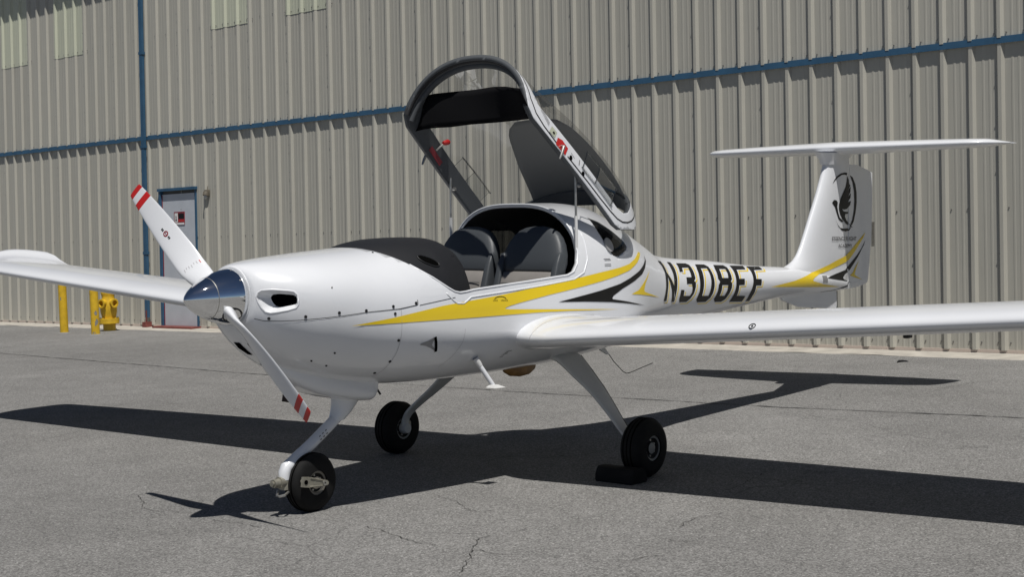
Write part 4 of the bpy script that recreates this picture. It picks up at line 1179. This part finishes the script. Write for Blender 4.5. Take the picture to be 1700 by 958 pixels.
# ---------------------------------------------------------------- small fittings
def step(sgn):
    a = Vector((1.612, .455*sgn, .752)); b = Vector((1.688, .515*sgn, .600))
    V, F = tube_data([a, a.lerp(b, .28)], [.021, .0155], 12); s = mesh('boarding_step', V, F, GREY_LEG, PLANE)
    V, F = tube_data([a.lerp(b, .25), b], [.0135, .0135], 12); mesh('step_tube', V, F, WHITE, s)
    V = [(1.655, .490*sgn, .588), (1.745, .486*sgn, .585), (1.745, .560*sgn, .585), (1.655, .556*sgn, .588), (1.672, .505*sgn, .604), (1.71, .503*sgn, .602), (1.71, .533*sgn, .602), (1.672, .533*sgn, .604)]
    mesh('step_plate', V, [(0, 1, 2, 3), (4, 7, 6, 5), (0, 4, 5, 1), (1, 5, 6, 2), (2, 6, 7, 3), (3, 7, 4, 0)], GREY_LEG, s, False)
step(-1); step(1)
R = []
for x, w, zb in ((2.34, .008, .60), (2.36, .022, .572), (2.41, .032, .548), (2.50, .036, .536), (2.58, .034, .542), (2.63, .024, .565), (2.65, .008, .60)):
    R.append([Vector((x, -w*math.cos(math.pi*k/12)-.03, .63-(.63-zb)*math.sin(math.pi*k/12)**.5)) for k in range(13)])
V, F = loft(R, False); mesh('belly_beacon', V, F, ORANGE, PLANE)
# whip antenna under the belly
an = mesh('antenna_base', [(3.27, -.012, .67), (3.37, -.012, .67), (3.37, .012, .67), (3.27, .012, .67), (3.44, -.005, .585), (3.465, -.005, .585), (3.465, .005, .585), (3.44, .005, .585)], [(0, 1, 2, 3), (4, 7, 6, 5), (0, 4, 5, 1), (1, 5, 6, 2), (2, 6, 7, 3), (3, 7, 4, 0)], GREY_LEG, PLANE, False)
tube('antenna_whip', [(3.45, 0, .60), (3.52, 0, .53), (3.62, 0, .455), (3.66, 0, .437), (3.70, 0, .437), (3.97, 0, .477)], .0028, BLACKPLASTIC, an, 6)
tube('exhaust_pipe', [(.74, .10, .72), (.735, .10, .64), (.72, .10, .575)], .024, mat('burnt_steel', (.05, .035, .028), .6, metal=.5), PLANE, 16)
tube('drain_tube', [(1.185, -.10, .66), (1.195, -.105, .605), (1.215, -.11, .575)], .006, BLACKPLASTIC, PLANE, 8)
# chin inlets and small vents on the cowl
def patch(nm, pts, m, off=.003):
    V = []
    for p in pts:
        q, n = FUS_BVH.find_nearest(Vector(p))[:2]
        if n.dot(q-Vector((q.x, 0, 1.05))) < 0: n = -n
        V.append(q+n*off)
    return mesh(nm, V, [tuple(range(len(V)))], m, FUS, False)
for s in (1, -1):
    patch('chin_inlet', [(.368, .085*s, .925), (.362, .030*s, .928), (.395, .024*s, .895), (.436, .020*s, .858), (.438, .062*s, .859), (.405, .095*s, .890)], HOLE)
def scoop():
    # flush intake drawn flat on the skin: grey wedge with a dark mouth
    P = [(1.170, .872), (1.200, .880), (1.232, .891), (1.264, .905)], [(1.170, .866), (1.210, .858), (1.250, .842), (1.298, .818)]
    A = [surf(x, z, -1, FUS_BVH, .0025)[0] for x, z in P[0]]; B = [surf(x, z, -1, FUS_BVH, .0025)[0] for x, z in P[1]]
    V = A+B; mesh('flush_scoop', V, [(i, i+1, 5+i, 4+i) for i in range(3)], mat('scoop_grey', (.30, .30, .30), .5), FUS, False)
    surf_line('scoop_mouth', [(1.259, .903), (1.270, .875), (1.282, .845), (1.292, .821)], .017, HOLE, FUS, FUS_BVH, -1, .0045, .006)
scoop()
surf_line('rudder_seal', [(6.772, .955), (6.770, .90), (6.752, .858), (6.70, .850), (6.64, .846)], .012, BLACKPLASTIC, FUS, FUS_BVH, -1, .004, .01)
surf_line('rudder_seal', [(6.64, .846), (6.56, .838), (6.46, .834), (6.30, .833)], .006, BLACKPLASTIC, FUS, FUS_BVH, -1, .003, .01)
box('tie_down', (2.40, -2.635, .906), (.05, .03, .03), BLACKPLASTIC, PLANE, None, .006)
disc('oil_door_latch', .62, 1.20, .004, STEEL, FUS)
# vinyl stripes, lettering and emblem: outlines in the body side plane (x, z)
ALL_V = [tuple(v.co) for o in (FIN, RUD) for v in o.data.vertices]; ALL_F = [tuple(p.vertices) for p in FIN.data.polygons]+[tuple(i+len(FIN.data.vertices) for i in p.vertices) for p in RUD.data.polygons]
k0 = len(ALL_V); FV, FF_ = loft(FUS_RINGS, True, False, True); ALL_V += [tuple(v) for v in FV]; ALL_F += [tuple(i+k0 for i in f) for f in FF_]
ALL_BVH = BVHTree.FromPolygons(ALL_V, ALL_F)
decal('yellow_stripe', [(0.717, 1.000), (0.979, 1.024), (1.320, 1.064), (1.791, 1.099), (2.078, 1.125), (2.450, 1.157), (2.669, 1.176), (2.918, 1.194), (3.052, 1.209), (3.161, 1.236), (3.271, 1.275), (3.315, 1.269), (3.279, 1.250), (3.187, 1.212), (3.049, 1.172), (2.877, 1.147), (2.659, 1.122), (2.443, 1.101), (2.161, 1.074), (1.901, 1.044), (1.818, 1.032), (1.785, 1.024), (1.781, 1.018), (1.817, 1.013), (2.247, 0.984), (2.652, 0.957), (2.868, 0.941), (2.653, 0.953), (2.341, 0.969), (2.070, 0.979), (1.784, 0.983), (1.384, 0.988), (1.025, 0.994)], YELLOW, FUS, FUS_BVH)
decal('black_stripe', [(2.232, 1.027), (2.439, 1.048), (2.654, 1.068), (2.896, 1.096), (3.034, 1.123), (3.187, 1.159), (3.290, 1.192), (3.364, 1.220), (3.392, 1.247), (3.378, 1.213), (3.308, 1.172), (3.228, 1.138), (3.089, 1.101), (2.918, 1.064), (2.802, 1.029), (2.783, 1.014), (2.795, 1.007), (2.954, 0.985), (3.095, 0.962), (3.225, 0.940), (2.954, 0.972), (2.765, 0.992), (2.489, 1.013)], BLACKVINYL, FUS, FUS_BVH)
decal('yellow_flash', [(3.389, 1.151), (3.266, 1.079), (3.232, 1.042), (3.236, 1.025), (3.345, 1.002), (3.514, 0.970), (3.344, 0.992), (3.170, 1.011), (3.037, 1.023), (3.141, 1.041), (3.244, 1.087)], YELLOW, FUS, FUS_BVH)
LETTERS = {
  'N': ([[(3.686, 1.200), (3.777, 1.191), (3.775, 1.163), (3.764, 1.131), (3.744, 1.094), (3.723, 1.053), (3.688, 1.004), (3.650, 0.936), (3.592, 0.940), (3.630, 0.984), (3.664, 1.029), (3.687, 1.074), (3.718, 1.124), (3.717, 1.166)], [(3.920, 1.180), (3.978, 1.175), (3.959, 1.147), (3.928, 1.105), (3.892, 1.053), (3.857, 1.003), (3.820, 0.953), (3.800, 0.921), (3.813, 1.020), (3.841, 1.056), (3.872, 1.101), (3.892, 1.141)], [(3.752, 1.127), (3.767, 1.112), (3.797, 1.073), (3.820, 1.026), (3.797, 0.964), (3.800, 0.921), (3.748, 0.924), (3.760, 0.971), (3.765, 1.008), (3.754, 1.056), (3.740, 1.090), (3.721, 1.100)]], []),
  '3': ([[(4.059, 1.165), (4.202, 1.157), (4.228, 1.146), (4.213, 1.117), (4.196, 1.084), (4.183, 1.056), (4.151, 1.039), (4.171, 1.030), (4.157, 0.999), (4.125, 0.957), (4.077, 0.926), (4.020, 0.905), (3.900, 0.911), (3.889, 0.934), (3.925, 0.993), (3.978, 0.989), (3.962, 0.950), (4.062, 0.944), (4.093, 0.964), (4.108, 0.997), (4.106, 1.021), (4.033, 1.026), (4.056, 1.070), (4.132, 1.066), (4.151, 1.096), (4.167, 1.129), (4.077, 1.133), (4.048, 1.107), (3.999, 1.110)]], []),
  '0': ([[(4.322, 1.145), (4.449, 1.138), (4.475, 1.122), (4.463, 1.085), (4.450, 1.036), (4.434, 0.988), (4.411, 0.944), (4.379, 0.911), (4.319, 0.885), (4.188, 0.891), (4.170, 0.912), (4.210, 0.966), (4.230, 1.019), (4.252, 1.067), (4.281, 1.112)]], [[(4.344, 1.116), (4.430, 1.112), (4.420, 1.073), (4.403, 1.029), (4.377, 0.976), (4.347, 0.926), (4.247, 0.932), (4.273, 0.987), (4.305, 1.054)]]),
  '8': ([[(4.577, 1.129), (4.724, 1.120), (4.745, 1.104), (4.726, 1.062), (4.711, 1.022), (4.686, 1.008), (4.700, 0.995), (4.691, 0.963), (4.660, 0.924), (4.617, 0.885), (4.566, 0.869), (4.464, 0.875), (4.442, 0.897), (4.479, 0.950), (4.498, 0.994), (4.529, 1.016), (4.510, 1.038), (4.527, 1.072), (4.543, 1.104)]], [[(4.601, 1.099), (4.691, 1.094), (4.684, 1.064), (4.663, 1.033), (4.572, 1.038), (4.584, 1.069)], [(4.550, 0.989), (4.637, 0.984), (4.623, 0.946), (4.591, 0.910), (4.514, 0.915), (4.537, 0.952)]]),
  'E': ([[(4.821, 1.113), (5.049, 1.100), (5.004, 1.076), (4.859, 1.082), (4.838, 1.051), (4.824, 1.019), (4.905, 1.015), (4.887, 0.971), (4.806, 0.974), (4.797, 0.936), (4.783, 0.898), (4.924, 0.889), (4.917, 0.847), (4.700, 0.860), (4.729, 0.904), (4.751, 0.954), (4.769, 1.004), (4.784, 1.044), (4.802, 1.084)]], []),
  'F': ([[(5.089, 1.094), (5.310, 1.082), (5.277, 1.060), (5.130, 1.065), (5.101, 1.033), (5.083, 1.004), (5.166, 0.998), (5.146, 0.953), (5.067, 0.957), (5.056, 0.915), (5.039, 0.874), (5.040, 0.843), (4.976, 0.846), (4.981, 0.893), (5.003, 0.939), (5.030, 0.990), (5.050, 1.030), (5.073, 1.071)]], []),
}
for ch, (ps, hs) in LETTERS.items():
    for m, dx, dz, off in ((YELLOW, .024, -.015, .0010), (WHITE, .012, -.0075, .0018), (BLACKVINYL, 0, 0, .0026)):
        nm = {'yellow_vinyl': 'letter_shadow', 'white_gelcoat': 'letter_gap', 'black_vinyl': 'registration_letter'}[m.name]
        for p in ps:
            decal(nm, [(x+dx, z+dz) for x, z in p], m, FUS, FUS_BVH, -1, off, .03, [[(x+dx, z+dz) for x, z in h] for h in hs])
decal('tail_stripe', [(5.309, 0.932), (5.494, 0.943), (5.706, 0.956), (5.886, 0.976), (6.142, 1.007), (6.381, 1.045), (6.553, 1.079), (6.723, 1.107), (6.827, 1.150), (6.967, 1.216), (7.126, 1.290), (7.077, 1.244), (6.925, 1.146), (6.810, 1.080), (6.753, 1.059), (6.565, 1.028), (6.372, 0.999), (6.188, 0.979), (6.084, 0.962), (6.038, 0.946), (6.049, 0.934), (6.245, 0.900), (6.578, 0.859), (5.801, 0.902)], YELLOW, FIN, ALL_BVH, -1, .0025, .03)
decal('black_tail_stripe', [(6.330, 0.943), (6.502, 0.966), (6.720, 0.990), (6.824, 1.040), (6.945, 1.098), (7.045, 1.157), (7.122, 1.222), (7.096, 1.187), (6.985, 1.096), (6.883, 1.029), (6.796, 0.978), (6.708, 0.956), (6.660, 0.931), (6.681, 0.914), (6.861, 0.875), (6.716, 0.900), (6.542, 0.918)], BLACKVINYL, FIN, ALL_BVH, -1, .0025, .03)
decal('tail_flash', [(6.994, 1.056), (6.953, 1.010), (6.908, 0.945), (6.932, 0.932), (7.065, 0.892), (6.921, 0.917), (6.813, 0.940), (6.872, 0.959), (6.923, 1.004)], YELLOW, FIN, ALL_BVH, -1, .0025, .03)
decal('cover_plate', [(6.241, 0.967), (6.334, 0.962), (6.325, 0.912), (6.228, 0.918)], PLATE, FIN, ALL_BVH, -1, .0025, .03)
decal('emblem_ring', [(6.482, 1.702), (6.513, 1.736), (6.558, 1.767), (6.622, 1.788), (6.694, 1.795), (6.742, 1.792), (6.732, 1.771), (6.684, 1.778), (6.631, 1.774), (6.573, 1.755), (6.527, 1.732)], BLACKVINYL, FIN, ALL_BVH, -1, .0025, .03)
decal('emblem_ring', [(6.768, 1.782), (6.858, 1.755), (6.914, 1.697), (6.941, 1.626), (6.942, 1.539), (6.920, 1.461), (6.885, 1.391), (6.845, 1.356), (6.819, 1.365), (6.857, 1.407), (6.888, 1.485), (6.896, 1.563), (6.887, 1.642), (6.856, 1.712), (6.814, 1.759)], BLACKVINYL, FIN, ALL_BVH, -1, .0025, .03)
decal('emblem_ring', [(6.514, 1.414), (6.548, 1.375), (6.603, 1.343), (6.680, 1.333), (6.765, 1.335), (6.806, 1.349), (6.825, 1.337), (6.793, 1.315), (6.710, 1.309), (6.642, 1.320), (6.575, 1.351)], BLACKVINYL, FIN, ALL_BVH, -1, .0025, .03)
decal('emblem_wing', [(6.738, 1.767), (6.773, 1.736), (6.809, 1.689), (6.754, 1.639), (6.817, 1.681), (6.811, 1.635), (6.760, 1.592), (6.823, 1.627), (6.815, 1.588), (6.757, 1.549), (6.824, 1.560), (6.808, 1.525), (6.737, 1.495), (6.682, 1.490), (6.639, 1.497), (6.668, 1.477), (6.728, 1.470), (6.807, 1.471), (6.769, 1.456), (6.708, 1.453), (6.698, 1.434), (6.729, 1.402), (6.806, 1.369), (6.864, 1.336), (6.806, 1.349), (6.719, 1.375), (6.650, 1.411), (6.603, 1.451), (6.579, 1.498), (6.580, 1.536), (6.611, 1.582), (6.666, 1.635), (6.713, 1.681), (6.733, 1.720)], BLACKVINYL, FIN, ALL_BVH, -1, .0025, .03)
decal('emblem_body', [(6.461, 1.549), (6.494, 1.572), (6.533, 1.569), (6.558, 1.552), (6.549, 1.513), (6.566, 1.467), (6.594, 1.428), (6.670, 1.392), (6.631, 1.389), (6.575, 1.413), (6.540, 1.460), (6.507, 1.514)], BLACKVINYL, FIN, ALL_BVH, -1, .0025, .03)
def text_decal(name, s, x0, z0, x1, z1, h, m, parent, bvh, off=.0025, shear=0):
    cu = bpy.data.curves.new('txt', 'FONT'); cu.body = s; cu.size = 1; to = bpy.data.objects.new('txt', cu); COL.objects.link(to)
    dg = bpy.context.evaluated_depsgraph_get(); me0 = bpy.data.meshes.new_from_object(to.evaluated_get(dg)); 
    vs = [v.co.copy() for v in me0.vertices]; fs = [tuple(p.vertices) for p in me0.polygons]
    bpy.data.objects.remove(to); bpy.data.curves.remove(cu); bpy.data.meshes.remove(me0)
    a = min(v.x for v in vs); b = max(v.x for v in vs); c = min(v.y for v in vs); d = max(v.y for v in vs); V = []
    for v in vs:
        q = (v.x-a)/(b-a); x = x0+(x1-x0)*q+shear*(v.y-c)/(d-c)*h; z = z0+(z1-z0)*q+(v.y-c)/(d-c)*h
        p, n = surf(x, z, -1, bvh, off); V.append(p if p is not None else Vector((x, 0, z)))
    return mesh(name, V, fs, m, parent, False)
text_decal('owner_lettering', 'ESSENCE FLIGHT', 6.450, 1.241, 6.937, 1.225, .034, BLACKVINYL, FIN, ALL_BVH, .005)
text_decal('owner_lettering', 'ACADEMY', 6.564, 1.1815, 6.847, 1.171, .030, BLACKVINYL, FIN, ALL_BVH, .005)
text_decal('latch_lettering', 'LOCK', 1.690, 1.0645, 1.727, 1.0625, .011, BLACKVINYL, FUS, FUS_BVH)
text_decal('latch_lettering', 'UNLOCK', 1.752, 1.0612, 1.806, 1.058, .011, BLACKVINYL, FUS, FUS_BVH)
surf_line('latch_arc', [(1.703+.0445*(1-math.cos(math.pi*k/10)), 1.074+.016*math.sin(math.pi*k/10)-.004*k/10) for k in range(11)], .004, BLACKVINYL, FUS, None, -1, .003)
for k, (x, z) in enumerate(((2.735, 1.254), (2.742, 1.246), (2.735, 1.222), (2.733, 1.212))): surf_line('placard_line', [(x, z), (x+.075, z-.002)], .0028, SEAM, FUS)
for k in range(5): surf_line('placard_line', [(1.845-.004*k, .772-.008*k), (1.885-.009*k-.01*(k % 2), .775-.008*k)], .003, BLACKVINYL, FUS)
surf_line('cowl_seam', [(.303, 1.0587), (.335, 1.046), (.39, 1.0435), (.457, 1.0445), (.568, 1.050), (.69, 1.056), (.81, 1.0636), (1.0165, 1.0670)], .0034, SEAM, FUS)
surf_line('cowl_seam', [(1.0165, 1.0665), (1.138, 1.079), (1.148, 1.083), (1.1503, 1.1063)], .0042, SEAM, FUS)
surf_line('cowl_seam', [(1.159, 1.0772), (1.4168, 1.1031)], .0030, SEAM, FUS)
FAINT = mat('faint_seam', (.42, .42, .43), .6)
surf_line('firewall_seam', [(1.030, 1.06), (1.030, .98), (1.032, .90), (1.034, .82), (1.03, .74), (1.02, .70)], .0025, FAINT, FUS)
surf_line('skin_seam', [(1.47, .93), (1.46, .86), (1.43, .78), (1.40, .72)], .0022, FAINT, FUS)
for x, z in ((.345, 1.058), (.4808, 1.0614), (.6419, 1.0715), (.8039, 1.0718), (.9797, 1.0823), (.988, 1.0442), (1.1356, 1.0898), (1.0205, .9026), (1.0263, .7877), (.9998, .7251)):
    disc('cowl_fastener', x, z, .0078, FAST, FUS)
for x, z in ((.6726, .8627), (.6829, .793), (.5931, .8258), (1.0755, 1.3566)): disc('cowl_screw', x, z, .0055, FAST, FUS)
disc('vent_disc', 2.835, 1.335, .046, mat('vent_plastic', (.30, .30, .30), .3), PLANE, BVHTree.FromPolygons([tuple(v) for v in FV], FF_), -1, .004, 28, .006)
# fillet line on the wing root
P = [(1.830, -.663, .845), (1.842, -.6705, .879), (1.880, -.668, .9154), (1.960, -.658, .952), (2.114, -.662, .9745), (2.303, -.646, .9747), (2.45, -.60, .965), (2.607, -.548, .947)]
Q = []
for i in range(len(P)-1):
    for k in range(5):
        p = Vector(P[i]).lerp(Vector(P[i+1]), k/5); h = WBVH.find_nearest(p); Q.append(h[0])
V, F = tube_data(Q, .0022, 6); mesh('fillet_seam', V, F, FAINT, PLANE)
# emblem on the upper propeller blade
def blade_marks(sg):
    e = Vector((0, math.sin(PHI), math.cos(PHI)))*sg; t = Vector((0, math.cos(PHI), -math.sin(PHI)))*sg; x = Vector((1, 0, 0))
    BB = BVHTree.FromPolygons([tuple(v.co) for v in BLADES[0 if sg > 0 else 1].data.vertices], [tuple(p.vertices) for p in BLADES[0 if sg > 0 else 1].data.polygons])
    def at(r, c, off=.0015):
        h = BB.ray_cast(Vector((PX-.5, 0, SPZ))+e*r+t*c, x); return (h[0]+Vector((-off, 0, 0))) if h[0] is not None else None
    def quad(nm, r, c, a, b, m, off=.0015):
        V = [at(r+dr*a, c+dc*b, off) for dr, dc in ((-1, -1), (-1, 1), (1, 1), (1, -1))]
        if all(V): mesh(nm, V, [(0, 1, 2, 3)], m, BLADES[0 if sg > 0 else 1], False)
    n = 20; Vo = [at(.50+.017*math.cos(2*math.pi*k/n), .012+.014*math.sin(2*math.pi*k/n)) for k in range(n)]; Vi = [at(.50+.010*math.cos(2*math.pi*k/n), .012+.008*math.sin(2*math.pi*k/n)) for k in range(n)]
    if all(Vo) and all(Vi): mesh('blade_emblem', Vo+Vi, [(k, (k+1) % n, n+(k+1) % n, n+k) for k in range(n)], MAROON, BLADES[0 if sg > 0 else 1], False)
    quad('blade_emblem_bar', .50, .012, .008, .002, MAROON)
    for r in (.538, .528, .473, .463): quad('blade_letter', r, .012+(.002 if r > .5 else -.002), .0035, .0055, BLACKVINYL)
    for i in range(7): quad('blade_data_line', .235+.004*(i % 3), -.035+.011*i, .010-.002*(i % 3), .0014, RED if i == 0 else FAINT)
blade_marks(1)

# ------------------------------------------------------------------ wheel chock
def make_chock():
    c = Vector((2.250, -.950, 0)); rot = Matrix.Rotation(R_(-5), 3, 'Z'); L = .140
    P = [(-.072, .004), (-.068, .0), (.066, .0), (.070, .005), (.062, .048), (.040, .078), (.028, .084), (-.028, .084), (-.044, .078), (-.066, .04)]
    R = []
    for y, k in ((-L, .90), (-L+.012, 1), (-L*.4, 1), (L*.4, 1), (L-.012, 1), (L, .90)):
        R.append([rot @ Vector((x*k, y, .045+(z-.045)*k+(.0045 if k < 1 else 0))) for x, z in P])
    V, F = loft(R, True, True, True); o = mesh('wheel_chock', V, F, RUBBER, None, True, 30); o.location = c
    tag(o, 'black rubber chock against the wheel under the near wing', 'wheel chock')
make_chock()

def scrap():
    P = [(0, 0, .006), (.05, .012, .012), (.09, .0, .010), (.12, -.03, .008), (.11, -.06, .006)]
    V, F = tube_data(P, [.004, .010, .012, .008, .003], 6); o = mesh('debris_scrap', V, F, BLACKPLASTIC, None); o.location = (8.80, .53, 0)
    tag(o, 'small curled black scrap lying on the asphalt near the wall', 'scrap')
scrap()
